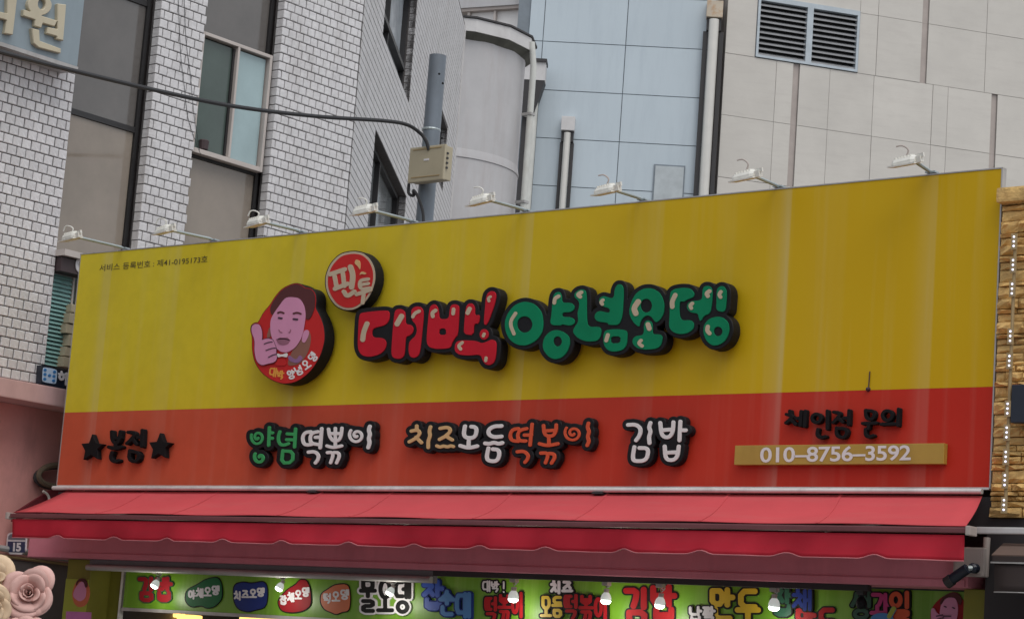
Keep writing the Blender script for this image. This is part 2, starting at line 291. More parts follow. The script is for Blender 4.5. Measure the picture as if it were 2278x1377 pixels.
def march(F, x0, y0, h):
    F = np.where(np.abs(F) < 1e-9, 1e-9, F); I = F < 0; ny, nx = F.shape; adj = {}; pt = {}
    c = I[:-1, :-1]*1 + I[:-1, 1:]*2 + I[1:, 1:]*4 + I[1:, :-1]*8
    tab = {1: [(3, 0)], 2: [(0, 1)], 3: [(3, 1)], 4: [(1, 2)], 5: [(3, 2), (1, 0)], 6: [(0, 2)], 7: [(3, 2)], 8: [(2, 3)], 9: [(2, 0)], 10: [(0, 3), (2, 1)], 11: [(2, 1)], 12: [(1, 3)], 13: [(1, 0)], 14: [(0, 3)]}
    for j, i in zip(*np.nonzero((c > 0) & (c < 15))):
        j = int(j); i = int(i)
        ed = (('h', j, i), ('v', j, i+1), ('h', j+1, i), ('v', j, i))
        for a, b in tab[int(c[j, i])]: adj.setdefault(ed[a], []).append(ed[b]); adj.setdefault(ed[b], []).append(ed[a])
    def P(e):
        k, j, i = e
        if k == 'h': a, b = F[j, i], F[j, i+1]; return x0+(i+a/(a-b))*h, y0+j*h
        a, b = F[j, i], F[j+1, i]; return x0+i*h, y0+(j+a/(a-b))*h
    seen = set(); out = []
    for s0 in adj:
        if s0 in seen: continue
        lp = []; prev = None; cur = s0
        while cur is not None and cur not in seen:
            seen.add(cur); lp.append(P(cur)); nx_ = [q for q in adj[cur] if q != prev and q not in seen]; prev = cur; cur = nx_[0] if nx_ else None
        if len(lp) > 5:
            q = [lp[0]]
            for z in lp[1:]:
                if math.hypot(z[0]-q[-1][0], z[1]-q[-1][1]) > .45*h: q.append(z)
            if len(q) > 4: out.append(q)
    return out
def inside(p, q):
    c = False
    for i in range(len(q)):
        (x1, y1), (x2, y2) = q[i], q[(i+1) % len(q)]
        if (y1 > p[1]) != (y2 > p[1]) and p[0] < (x2-x1)*(p[1]-y1)/(y2-y1)+x1: c = not c
    return c
def thin(lp, tol):
    """drop points that lie on the line of their neighbours"""
    out = list(lp); 
    for _ in range(2):
        k = [out[0]]; i = 1
        while i < len(out):
            a, b, c = k[-1], out[i], out[(i+1) % len(out)]
            d = abs((c[0]-a[0])*(b[1]-a[1])-(c[1]-a[1])*(b[0]-a[0]))/(math.hypot(c[0]-a[0], c[1]-a[1])+1e-9)
            if d > tol or math.hypot(c[0]-a[0], c[1]-a[1]) > 9: k.append(b)
            elif i+1 < len(out): k.append(c); i += 1
            i += 1
        out = k
        if len(out) < 8: return lp
    return out
def solid(name, loops, pl, n, th, m, parent=None, bevel=0., outer=False):
    """closed contours (photo px) surveyed onto plane pl at height n in front of it, extruded back by th, front edge chamfered"""
    loops = [thin(l, .06) for l in loops]
    depth = [sum(1 for k in loops if k is not l and inside(l[0], k)) for l in loops]
    if outer: loops = [l for l, d in zip(loops, depth) if d == 0]; depth = [0]*len(loops)
    uvs = []
    for l, d in zip(loops, depth):
        q = [pl.uv(x, y, n) for x, y in l]; A = sum(q[i][0]*q[(i+1) % len(q)][1]-q[(i+1) % len(q)][0]*q[i][1] for i in range(len(q)))
        if (A > 0) != (d % 2 == 0): q.reverse()
        uvs.append(q)
    P2 = [Vector(p) for q in uvs for p in q]; ed = []; k = 0
    for q in uvs: ed += [(k+i, k+(i+1) % len(q)) for i in range(len(q))]; k += len(q)
    from mathutils.geometry import delaunay_2d_cdt
    V2, _, F2, ov, _, _ = delaunay_2d_cdt(P2, ed, [], 0, 1e-7)
    tri = []
    for f in F2:
        c = (sum(V2[i].x for i in f)/len(f), sum(V2[i].y for i in f)/len(f))
        if sum(inside(c, q) for q in uvs) % 2: tri.append(tuple(f))
    vs = []; fs = []; N2 = len(V2)
    rim = {}                                             # inward normals for the chamfer
    if bevel:
        back = {}
        for idx, o in enumerate(ov):
            for oi in o: back.setdefault(oi, idx)
        k = 0
        for q in uvs:
            L = len(q)
            for i in range(L):
                a, c = Vector(q[i-1]), Vector(q[(i+1) % L]); t = (c-a); nn = Vector((-t.y, t.x))
                if nn.length > 1e-9: rim[back.get(k+i, k+i)] = nn.normalized()
            k += L
    for v in range(N2):
        o = V2[v]+(rim[v]*bevel*.8 if v in rim else Vector((0, 0))); vs.append(pl.P(o.x, o.y, n))
    fs += tri
    k = 0; base = N2
    for q in uvs:
        L = len(q); rings = ([(n-bevel, 0)] if bevel else [(n, 0)])+[(n-th, 0)]
        st = len(vs)
        for hgt, _z in rings: vs += [pl.P(u, v, hgt) for u, v in q]
        if bevel:
            back2 = {oi: idx for idx, o in enumerate(ov) for oi in o}
            f0 = [back2.get(k+i, 0) for i in range(L)]
            for i in range(L): fs.append((f0[i], f0[(i+1) % L], st+(i+1) % L, st+i))
        for i in range(L): fs.append((st+i, st+(i+1) % L, st+L+(i+1) % L, st+L+i))
        k += L
    me = bpy.data.meshes.new(name); me.from_pydata([tuple(v) for v in vs], [], fs); me.update()
    if not bevel:
        bm = bmesh.new(); bm.from_mesh(me); bmesh.ops.remove_doubles(bm, verts=bm.verts, dist=1e-6); bm.to_mesh(me); bm.free()
    bm = bmesh.new(); bm.from_mesh(me); bmesh.ops.recalc_face_normals(bm, faces=bm.faces); bm.to_mesh(me); bm.free()
    return link(name, me, m, parent)
def put(name, ink, pl, n, th, m, parent=None, grow=0., h=1., bevel=0., holes=True, outer=False): return solid(name, ink.loops(grow, h, holes), pl, n, th, m, parent, bevel, outer)
def font(name, body, pl, n, org, ux, uy, m, parent=None, bold=0., spacing=1.):
    """printed line in the built-in typeface: org is the baseline start in photo px, ux / uy the px vectors of one em"""
    cu = bpy.data.curves.new('t', 'FONT'); cu.body = body; cu.size = 1; cu.offset = bold; cu.resolution_u = 4; cu.space_character = spacing
    o = bpy.data.objects.new('t', cu); COL.objects.link(o); me = bpy.data.meshes.new_from_object(o); bpy.data.objects.remove(o); bpy.data.curves.remove(cu)
    for v in me.vertices:
        x, y = v.co.x, v.co.y; v.co = pl.hit(org[0]+ux[0]*x+uy[0]*y, org[1]+ux[1]*x+uy[1]*y, n)
    me.materials.clear(); me.name = name
    return link(name, me, m, parent)
# hangul composed from strokes in a unit box
def _b(k, x0, y0, x1, y1): return [[(x0+(x1-x0)*x, y0+(y1-y0)*y) for x, y in l] for l in k]
_O = [[(.5+.5*math.cos(t*math.pi/8), .5+.5*math.sin(t*math.pi/8)) for t in range(17)]]
CON = {'ㄱ': [[(0, 0), (1, 0), (.95, .5), (.7, 1)]], 'ㄴ': [[(0, 0), (0, 1), (1, 1)]], 'ㄷ': [[(1, 0), (0, 0), (0, 1), (1, 1)]], 'ㄹ': [[(0, 0), (1, 0), (1, .5), (0, .5), (0, 1), (1, 1)]], 'ㅁ': [[(0, 0), (1, 0), (1, 1), (0, 1), (0, 0)]],
       'ㅂ': [[(0, 0), (0, 1), (1, 1), (1, 0)], [(0, .5), (1, .5)]], 'ㅅ': [[(.5, 0), (.4, .5), (0, 1)], [(.5, .3), (1, 1)]], 'ㅇ': _O, 'ㅈ': [[(0, 0), (1, 0), (.6, .5), (0, 1)], [(.6, .45), (1, 1)]], 'ㅊ': [[(.5, -.2), (.5, .05)], [(0, .2), (1, .2), (.6, .6), (0, 1)], [(.6, .6), (1, 1)]],
       'ㅌ': [[(1, 0), (0, 0), (0, 1), (1, 1)], [(0, .5), (1, .5)]], 'ㅍ': [[(0, 0), (1, 0)], [(0, 1), (1, 1)], [(.3, 0), (.3, 1)], [(.7, 0), (.7, 1)]], 'ㅎ': [[(.35, -.1), (.65, -.1)], [(0, .18), (1, .18)], [(.5+.4*math.cos(t*math.pi/8), .66+.34*math.sin(t*math.pi/8)) for t in range(17)]]}
for d, c in (('ㄲ', 'ㄱ'), ('ㄸ', 'ㄷ'), ('ㅃ', 'ㅂ'), ('ㅉ', 'ㅈ'), ('ㅆ', 'ㅅ')): CON[d] = _b(CON[c], 0, 0, .44, 1) + _b(CON[c], .56, 0, 1, 1)
VV = {'ㅣ': [[(.6, 0), (.6, 1)]], 'ㅏ': [[(.4, 0), (.4, 1)], [(.4, .5), (1, .5)]], 'ㅑ': [[(.4, 0), (.4, 1)], [(.4, .35), (1, .35)], [(.4, .65), (1, .65)]], 'ㅓ': [[(.8, 0), (.8, 1)], [(.2, .5), (.8, .5)]], 'ㅕ': [[(.8, 0), (.8, 1)], [(.2, .35), (.8, .35)], [(.2, .65), (.8, .65)]],
      'ㅐ': [[(.2, 0), (.2, 1)], [(.9, 0), (.9, 1)], [(.2, .5), (.9, .5)]], 'ㅔ': [[(.5, 0), (.5, 1)], [(1, 0), (1, 1)], [(0, .5), (.5, .5)]]}
VH = {'ㅗ': [[(.5, 0), (.5, .9)], [(0, .9), (1, .9)]], 'ㅜ': [[(0, .1), (1, .1)], [(.5, .1), (.5, 1)]], 'ㅡ': [[(0, .5), (1, .5)]]}
LEAD = 'ㄱㄲㄴㄷㄸㄹㅁㅂㅃㅅㅆㅇㅈㅉㅊㅋㅌㅍㅎ'; VOW = 'ㅏㅐㅑㅒㅓㅔㅕㅖㅗㅘㅙㅚㅛㅜㅝㅞㅟㅠㅡㅢㅣ'; TAIL = ['', 'ㄱ', 'ㄲ', '', 'ㄴ', '', '', 'ㄷ', 'ㄹ', '', '', '', '', '', '', '', 'ㅁ', 'ㅂ', '', 'ㅅ', 'ㅆ', 'ㅇ', 'ㅈ', 'ㅊ', '', 'ㅌ', 'ㅍ', 'ㅎ']
MIX = {'ㅘ': ('ㅗ', 'ㅏ'), 'ㅝ': ('ㅜ', 'ㅓ'), 'ㅢ': ('ㅡ', 'ㅣ')}
def syl(ch):
    if ch == '!': return [[(.5, 0), (.5, .62)], [(.5, .98), (.5, 1)]]
    c = ord(ch)-0xAC00; l, v, t = LEAD[c//588], VOW[c % 588//28], TAIL[c % 28]; H = .52 if t else 1.0; o = []
    if v in VV: o += _b(CON[l], .02, .06*H, .5, .94*H if t else .82) + _b(VV[v], .58, 0, 1, H)
    elif v in VH: o += _b(CON[l], .16, 0, .84, .55*H) + _b(VH[v], 0, .62*H, 1, H)
    else: a, b = MIX[v]; o += _b(CON[l], .08, 0, .58, .5*H) + _b(VH[a], 0, .58*H, .66, .95*H) + _b(VV[b], .66, 0, 1, H)
    if t: o += _b(CON[t], .16, .68, .86, 1)
    return o
def hangul(ink, text, x0, y0, x1, y1, r, slope=0., rot=0.):
    """writes text into the px box; slope lifts the line, rot turns each syllable"""
    n = len(text); wd = (x1-x0)/n
    for i, ch in enumerate(text):
        if ch == ' ': continue
        a = x0+i*wd+wd*.1; b = x0+(i+1)*wd-wd*.1; dy = slope*(i+.5-n/2)*wd; cx, cy = (a+b)/2, (y0+y1)/2+dy
        for l in syl(ch):
            q = []
            for x, y in l:
                X, Y = (x-.5)*(b-a), (y-.5)*(y1-y0); q.append((cx+X*math.cos(rot)-Y*math.sin(rot), cy+X*math.sin(rot)+Y*math.cos(rot)))
            ink.st(r, q, n=1)
    return ink

def translucent(m, f):
    n = m.node_tree.nodes; L = m.node_tree.links; b = n['Principled BSDF']; o = [x for x in n if x.type == 'OUTPUT_MATERIAL'][0]
    t = n.new('ShaderNodeBsdfTranslucent'); mx = n.new('ShaderNodeMixShader'); mx.inputs[0].default_value = f
    src = [l for l in L if l.to_socket == b.inputs['Base Color']][0].from_socket
    L.new(src, t.inputs['Color']); L.new(b.outputs[0], mx.inputs[1]); L.new(t.outputs[0], mx.inputs[2]); L.new(mx.outputs[0], o.inputs['Surface'])
translucent(M['awning'], .2); translucent(M['awnpale'], .2)
def spline(pts, n=8):
    o = []
    for i in range(len(pts)-1):
        p0, p1, p2, p3 = [Vector(pts[max(0, min(len(pts)-1, i+k))]) for k in (-1, 0, 1, 2)]
        for j in range(n):
            t = j/n; o.append(.5*((2*p1)+(-p0+p2)*t+(2*p0-5*p1+4*p2-p3)*t*t+(-p0+3*p1-3*p2+p3)*t**3))
    return o+[Vector(pts[-1])]
# ================================================================== SETTING
g = MB().box(-120, 120, -120, 150, -.3, 0).build('ground', M['asphalt']); tag(g, kind='structure')

for k_, (xa, xb, h_) in enumerate(((-34, -12, 13), (-11.5, 6, 11), (6.5, 22, 14), (22.5, 48, 12))):  # unseen row added to block low sky and deepen the letter shadows
    tag(MB().box(xa, xb, -36, -25, 0, h_).build('unseen_row_building', M['plaster']), 'unseen plain building added across the street, %s in the row behind the viewer' % ('first', 'second', 'third', 'fourth')[k_], 'building', 'added buildings across the street')
SGN = yplane(0)
W, Z0, Z1 = 9.652, 3.165, 5.365
XB = -.35
XL = -.63
FAC = xplane(XB)

# ------------------------------------------------------------------ white brick building (street wing, chamfered wing)
bb = thing('brick_building', 'white brick building with dark joints and brown tinted windows at the left', 'building', (XB-3, 2, 0))
BW, BH = .111, .0955
brick_me = {}
def brick_mesh(wd):
    k = round(wd, 3)
    if k not in brick_me:
        a, b, i = wd/2-.005, BH/2-.005, .006; vs = []
        for d, e in ((-.1, 0), (-.0045, 0), (0, i)): vs += [(d, -a+e, -b+e), (d, a-e, -b+e), (d, a-e, b-e), (d, -a+e, b-e)]
        fs = [(8, 9, 10, 11)]
        for q in (0, 4): fs += [(q+j, q+(j+1) % 4, q+4+(j+1) % 4, q+4+j) for j in range(4)]
        me = mesh('brick', vs, fs); me.materials.append(M['brick']); brick_me[k] = me
    return brick_me[k]
piers = [(-.95, -.012, 4.12, 8.6), (.985, 1.615, 4.3, 8.95), (2.70, 3.925, 4.3, 9.5)]
todo = []
for pi, (y0, y1, z0, z1) in enumerate(piers):
    MB().box(XB-.14, XB-.012, y0+.016, y1-.016, z0, z1).build('pier', M['mortar'], bb)
    nrow = int((z1-z0)/BH)
    for r in range(nrow):
        z = z0+(r+.5)*BH; y = y0; first = (r % 2 == 1)
        while y < y1-.02:
            wd = min(BW/2 if first else BW, y1-y); first = False
            if wd > .03:
                d = (Vector((XB, y+wd/2, z))-CAM); px = d.dot(_rt)/d.dot(_fw)*F_PX+PW/2; py = PH/2-d.dot(_up)/d.dot(_fw)*F_PX
                if px > -40 and -60 < py < 880: todo.append((d.length, y+wd/2, z, wd))
            y += wd
todo.sort()
for _, y, z, wd in todo[:296]:
    o = link('brick', brick_mesh(wd), None, bb, (XB+random.uniform(-.003, .003), y, z)); o.rotation_euler = (random.uniform(-.012, .012), 0, random.uniform(-.02, .02))
rest = MB()
for _, y, z, wd in todo[296:]:
    me = brick_mesh(wd); q = Vector((XB+random.uniform(-.003, .003), y, z)); a = random.uniform(-.012, .012)
    R3 = Matrix.Rotation(a, 3, 'X'); rest.add([R3 @ v.co + q for v in me.vertices], [tuple(p.vertices) for p in me.polygons])
tag(rest.build('brick_course', M['brick'], bb), kind='stuff')
# core behind the facade and bays of tinted glass
MB().box(XB-7, XB-.30, -3.5, 3.93, 0, 16).build('wall', M['greyw'], bb)
def pane(p4, m, name='pane', n0=-.21, n1=-.2, pl=FAC, parent=bb):     # photo corners TL TR BR BL on the recessed glazing plane
    q = [pl.uv(*c, n1) for c in p4]; mb = MB()
    a = [pl.P(u, v, n1) for u, v in (q[3], q[2], q[1], q[0])]; b = [x-pl.N*(n1-n0) for x in a]
    return mb.hexa(a+b).build(name, m, parent)
def bay(y0, y1, zs, mats, jamb=.045):
    win = MB(); win.box(XB-.24, XB-.155, y1-jamb, y1-.002, zs[0], zs[-1])
    for z in zs[1:-1]: win.box(XB-.239, XB-.160, y0+.002, y1-jamb-.002, z-.028, z+.028)
    wf = win.build('window', M['framedk'], bb)
    for i, m in enumerate(mats):
        MB().box(XB-.22, XB-.18, y0+.003, y1-jamb-.003, zs[i]+.03, zs[i+1]-.03).build('pane', M[m], wf)
bay(-.012, .985, [5.42, 6.86, 8.18, 9.6], ['glassbg', 'glassdk', 'glassdk'])
# second bay: panels and the sliding window
za, zb = FAC.uv(452, 348, -.12)[1], FAC.uv(470, 80, -.12)[1]
bay(1.615, 2.70, [5.2, za, zb, 10], ['glassbg', 'glassdk', 'glassdk'])
sw = thing('x', None, None)
bpy.data.objects.remove(sw)
wf = MB(); y0, y1 = 1.63, 2.66
for a in ((y0, y0+.036, za, zb), (y1-.036, y1, za, zb), (y0+.037, y1-.037, za, za+.05), (y0+.037, y1-.037, zb-.036, zb), (y0+.52, y0+.55, za+.051, zb-.037)):
    wf.box(XB-.15, XB-.06, *a)
wfo = wf.build('sliding_window', M['framew'], bb, bevel=.006)
MB().box(XB-.14, XB-.12, y0+.055, y0+.515, za+.065, zb-.055).build('pane', M['glassgr'], wfo)
MB().box(XB-.13, XB-.11, y0+.565, y1-.055, za+.065, zb-.055).build('pane', M['glasscy'], wfo)
MB().box(XB-.118, XB-.10, y0+.49, y0+.517, za+.07, zb-.06).build('sash', M['framedk'], wfo)
MB().lathe((XB-.105, y0+.2, za+.065), [(.05, 0), (.055, .09), (.045, .1)], 10).build('pot', M['maroon'], wfo)
# reflections of the pole are left to the glass; blinds, small shop boards low in the first bay
zc = FAC.uv(118, 604, 0)[1]; zd = FAC.uv(100, 808, 0)[1]
wf = MB().box(XB-.19, XB-.04, .0, .014, zd, zc).box(XB-.19, XB-.06, .4, .43, zd, zc).build('low_window', M['framew'], bb)
n = 22
for i in range(n):
    z = zd+(zc-zd)*(i+.5)/n
    o = MB().hexa([(XB-.06, .022, z-.02), (XB-.06, .27, z-.02), (XB-.09, .27, z+.02), (XB-.09, .022, z+.02), (XB-.064, .022, z-.021), (XB-.064, .27, z-.021), (XB-.094, .27, z+.019), (XB-.094, .022, z+.019)]).build('blind_slat', M['teal'], wf)
MB().box(XB-.20, XB-.17, .02, .9, zd, zc+.02).build('pane', M['glasscy'], wf)
MB().box(XB-.10, XB-.06, .275, .295, zd+.3, zc).build('sash', M['framew'], wf)
sb = thing('box_stack', 'stack of cream cartons standing in the low window left of the yellow sign', 'cartons', (XB-.02, .3, zd))
zz = zd
for i, h in enumerate((.11, .10, .12, .10, .11, .09)):
    MB().box(XB-.09, XB+.02-.01*(i % 2), .19+.02*(i % 3), .62, zz, zz+h-.012).build('carton', M['cardboard'], sb, bevel=.006); zz += h
# header board and rail above that window
hb = thing('header_board', 'dark maroon board with a white letter C under a sloping white rail', 'sign', (XB, .2, zc))
ztop = FAC.uv(118, 556, .1)[1]
MB().box(XB-.1, XB+.08, -.008, .95, zc+.01, ztop-.04).build('panel', M['maroon'], hb)
MB().box(XB-.1, XB+.14, -.03, .95, ztop-.03, ztop+.03).build('rail', M['framew'], hb)
k = Ink().st(3.2, [(186, 572), (176, 574), (171, 588), (174, 602), (184, 606)])
put('letter', k, xplane(XB+.08), .012, .01, M['mwht'], hb)
# small board with a pattern of blue dots
ib = thing('dice_sign', 'small black board with a pale blue dotted square and white Korean lettering', 'sign', (XB+.1, .2, 4.2))
pl = xplane(XB+.09)
q = [pl.uv(*c) for c in ((94, 812), (150, 828), (148, 866), (92, 853))]
MB().hexa([pl.P(*q[3]), pl.P(*q[2]), pl.P(*q[1]), pl.P(*q[0])] + [pl.P(*q[3], -.08), pl.P(*q[2], -.08), pl.P(*q[1], -.08), pl.P(*q[0], -.08)]).build('board', M['navy'], ib)
put('icon', Ink(60, 700, .14524).poly([(260, 800), (450, 835), (465, 870), (450, 1050), (420, 1060), (250, 1030), (235, 1000), (245, 830)]), pl, .006, .005, M['paleblue'], ib)
for (x, y) in ((280, 848), (425, 875), (278, 912), (348, 930), (415, 943), (275, 985), (410, 1010)):
    put('dot', Ink(60, 700, .14524).poly(ell(x, y, 25, 24, 8), 1), pl, .010, .004, M['dotblue'], ib)
put('letter', Ink(60, 700, .14524).poly(ell(535, 950, 48, 60)).hole(ell(535, 952, 16, 20)).st(14, [(495, 905), (580, 912)], [(535, 872), (535, 895)]).st(16, [(610, 900), (602, 1070)]), pl, .010, .008, M['mwht'], ib)
# pink ledge and ground floor wall
MB().box(XL-.1, XB+.10, -2.6, 1.8, FAC.uv(0, 881, .1)[1], FAC.uv(0, 838, .1)[1]).build('ledge', M['pink'], bb, bevel=.012)

MB().box(XL-.3, XL, -2.6, 3.0, 0, FAC.uv(0, 881, .1)[1]-.002).build('lower_wall', M['pinkd'], bb)
MB().box(XL+.001, XL+.04, -1.6, .9, .0, 2.46).build('grey_panel', M['greyw'], bb)
MB().tube([(XL+.06, -1.6, 2.60), (XL+.06, .9, 2.52)], .03).build('conduit', M['alud'], bb)
MB().tube([(XL+.05, -1.6, 2.50), (XL+.05, .9, 2.47)], .014).build('conduit', M['wire'], bb)

for k_, pts in enumerate((((396, -20), (402, 120), (411, 200), (418, 262), (436, 318), (447, 345)), ((409, -20), (414, 90), (424, 170), (431, 250), (444, 335)))):
    tag(MB().tube(spline([FAC.hit(x, y, .006) for x, y in pts], 5), .0026, 5).build('wall_wire', M['cable']), 'thin black wire running down the middle brick pier, %s of two' % ('left', 'right')[k_], 'wire')
# chamfered wing
hd = rad(-36)
CH = Plane((XB, 3.945, 0), (math.sin(hd), math.cos(hd)))
LCH, ZCH = CH.uv(1036, 52)
def opening(pts, n=0):
    q = [CH.uv(*p, n) for p in pts]; return min(a for a, b in q), max(a for a, b in q), min(b for a, b in q), max(b for a, b in q)
uA = [CH.uv(853.6, 70)[0], CH.uv(913, 215)[0]]; vA = CH.uv(853.6, 77)[1]
uB = [CH.uv(837, 289)[0], CH.uv(905, 442)[0]]; vB = CH.uv(837.5, 289)[1]
uC = CH.uv(985, 130)[0]
wins = [(uA[0], uA[1], vA, vA+1.55), (uB[0], uB[1], vB-1.6, vB), (uC-.6, uC+1.7, vA+.05, vA+1.0), (uC-.9, uC+1.6, vB-1.55, vB)]
rows = int((ZCH-4.3)/BH); cb = MB(); random.seed(3)
me = brick_mesh(BW*2)
for r in range(rows):
    v = 4.3+(r+.5)*BH; L = BW*2; u = -.0 if r % 2 else -L/2
    while u < LCH:
        a, b = max(u, 0)+.0015, min(u+L, LCH)-.0015; u += L
        segs = [(a, b)]
        for (w0, w1, v0, v1) in wins:
            if v0-BH/2 < v < v1+BH/2*.2:
                ns = []
                for s0, s1 in segs:
                    if s1 <= w0 or s0 >= w1: ns.append((s0, s1))
                    else:
                        if s0 < w0: ns.append((s0, w0))
                        if s1 > w1: ns.append((w1, s1))
                segs = ns
        for s0, s1 in segs:
            if s1-s0 > .03:
                e = random.uniform(-.0006, .0006)
                A = [CH.P(s0, v-BH/2+.0065, e-.007), CH.P(s1, v-BH/2+.0065, e-.007), CH.P(s1, v+BH/2-.0065, e-.007), CH.P(s0, v+BH/2-.0065, e-.007)]
                Bk = [CH.P(s0, v-BH/2+.0065, -.1), CH.P(s1, v-BH/2+.0065, -.1), CH.P(s1, v+BH/2-.0065, -.1), CH.P(s0, v+BH/2-.0065, -.1)]
                cb.add(A+Bk, BOXF)
tag(cb.build('brick_course', M['brick'], bb), kind='stuff')
edges = sorted({0, LCH} | {x for w_ in wins for x in w_[:2]})
core = MB(); ve = sorted({4.3, ZCH-.01} | {x for w_ in wins for x in w_[2:]})
for i in range(len(edges)-1):
    for j in range(len(ve)-1):
        uc, vc = (edges[i]+edges[i+1])/2, (ve[j]+ve[j+1])/2
        if not any(w0 < uc < w1 and v0 < vc < v1 for w0, w1, v0, v1 in wins): core.pbox(CH, edges[i], edges[i+1], ve[j], ve[j+1], -.3, -.014)
core.build('mortar_bed', M['mortar'], bb)
MB().pbox(CH, 0, LCH-.02, 0, ZCH-.01, -4, -.31).build('wall', M['greyw'], bb)
for i, (w0, w1, v0, v1) in enumerate(wins):
    f = MB(); t = .05
    f.pbox(CH, w0, w0+t, v0, v1, -.22, -.12).pbox(CH, w1-t, w1, v0, v1, -.22, -.12).pbox(CH, w0+t, w1-t, v0, v0+t, -.219, -.12).pbox(CH, w0+t, w1-t, v1-t, v1, -.219, -.12).pbox(CH, w0+(w1-w0)*.42, w0+(w1-w0)*.42+t, v0+t, v1-t, -.218, -.121)
    if i in (0, 2): f.pbox(CH, w0+t, w1-t, v0+.42, v0+.48, -.217, -.10)
    fo = f.build('window', M['framedk'], bb)
    MB().pbox(CH, w0+t+.002, w1-t-.002, v0+t, v1-t, -.20, -.19).build('pane', M['glasspale' if i in (0, 2) else 'glassgrey'], fo)  # pale panes carry their reflection in the base colour
MB().pbox(CH, LCH, LCH+.02, 2, ZCH, -1.2, .012).build('corner_trim', M['plasterd'], bb)

# ------------------------------------------------------------------ clinic board high on the brick building
cs = thing('clinic_sign', 'slate blue board with raised cream Korean letters at the top left corner', 'sign', (XB+.25, -.5, 7))
pl = xplane(XB+.24)
u1, v1 = pl.uv(172, 150)[0], pl.uv(168, 153)[1]
MB().box(XB+.003, XB+.24, -3.0, u1, v1+.02, 9.2).build('board', M['clinic'], cs, bevel=.01)
MB().box(XB+.01, XB+.255, -3.0, u1-.001, v1-.02, v1+.018).build('edge_trim', M['alud'], cs)
z = Ink(0, 0, .21786)
k1 = Ink(0, 0, .21786).poly(ell(410, 55, 125, 108, 16)).hole(ell(430, 45, 38, 55)).hard([(245, 100), (240, 165), (360, 205), (355, 270), (425, 290), (440, 240), (560, 275), (590, 215), (430, 165), (300, 118)]).hard([(590, 40), (680, 50), (650, 420), (580, 400), (585, 375), (480, 345), (490, 280), (590, 300)]).hard([(325, 290), (405, 310), (410, 420), (625, 500), (625, 550), (400, 490), (345, 445), (330, 330)])
put('letter', k1, pl, .045, .045, M['cream'], cs, bevel=.008)
k2 = Ink(0, 0, .21786).hard([(75, -80), (185, -60), (135, 360), (50, 345), (70, 210), (-60, 175), (-50, 110), (75, 140)]).hard([(-200, -60), (-120, -40), (-130, 330), (-210, 300)])
put('letter', k2, pl, .045, .045, M['cream'], cs, bevel=.008)

# ------------------------------------------------------------------ round stair tower
Dt = 43.0
tc = at(985, 300, Dt); rt_ = 1.49
tw = thing('stair_tower', 'round white plastered stair tower with projecting cornice behind the grey pole', 'tower', (tc.x, tc.y, 0))
zband = at(1090, 362, Dt-rt_*.8).z; zcor = at(1100, 99, Dt-rt_*.8).z
def cyl(r, z0, z1, seg=48): return MB().lathe((tc.x, tc.y, 0), [(r, z0), (r, z1)], seg)
cyl(rt_, 0, zband).build('lower_drum', M['plaster'], tw, smooth=True)
MB().lathe((tc.x, tc.y, 0), [(rt_+.003, zband+.002), (rt_+.016, zband+.012), (rt_+.012, zband+.05), (rt_-.01, zband+.18)], 48).build('band', M['plaster'], tw, smooth=True)
cyl(rt_-.012, zband+.181, zcor+.2).build('upper_drum', M['plaster'], tw, smooth=True)
co = MB(); nseg = 14; RC = rt_+.17
ang0 = math.atan2(CAM.y-tc.y, CAM.x-tc.x)
co.lathe((tc.x, tc.y, 0), [(rt_+.01, zcor-.02), (RC-.03, zcor+.08), (RC-.03, zcor+.1)], nseg).build('soffit', M['underg'], tw)
MB().lathe((tc.x, tc.y, 0), [(RC, zcor+.101), (RC, zcor+.34), (RC-.4, zcor+.35)], nseg).build('cornice', M['plasterd'], tw)
MB().lathe((tc.x, tc.y, 0), [(RC+.03, zcor+.351), (RC+.03, zcor+.385), (0, zcor+.40)], nseg).build('coping', M['flash'], tw)
for i in range(nseg):      # cornice joints
    t = 2*math.pi*i/nseg; a = Vector((1, 0, 0)).orthogonal()
# downpipes beside the tower
def downpipe(pts, r, label, m, brackets=True, grp=None):
    o = thing('downpipe', label, 'drainpipe', pts[0], grp)
    MB().tube(pts, r, 10).build('pipe', M[m], o, smooth=True)
    return o
pa, pb = at(1187, 155, Dt-.6), None
d1 = Plane((pa.x, pa.y, 0), _r0)
def pipe_at(pl, top, bot, D=None): return [pl.hit(*top), pl.hit(*bot)]
a = d1.hit(1187, 150); b = d1.hit(1163, 480)
dp = downpipe([d1.hit(1183, 95), (a.x, a.y, a.z), (a.x, a.y, zband+.6), (a.x, a.y, zband-2.5), (a.x, a.y, 0)], .062, 'white drainpipe running down beside the round white tower', 'pipew')
for zz in (zband+1.1, zband-.6): MB().box(a.x-.16, a.x+.07, a.y-.07, a.y+.07, zz, zz+.05).build('bracket', M['alud'], dp)

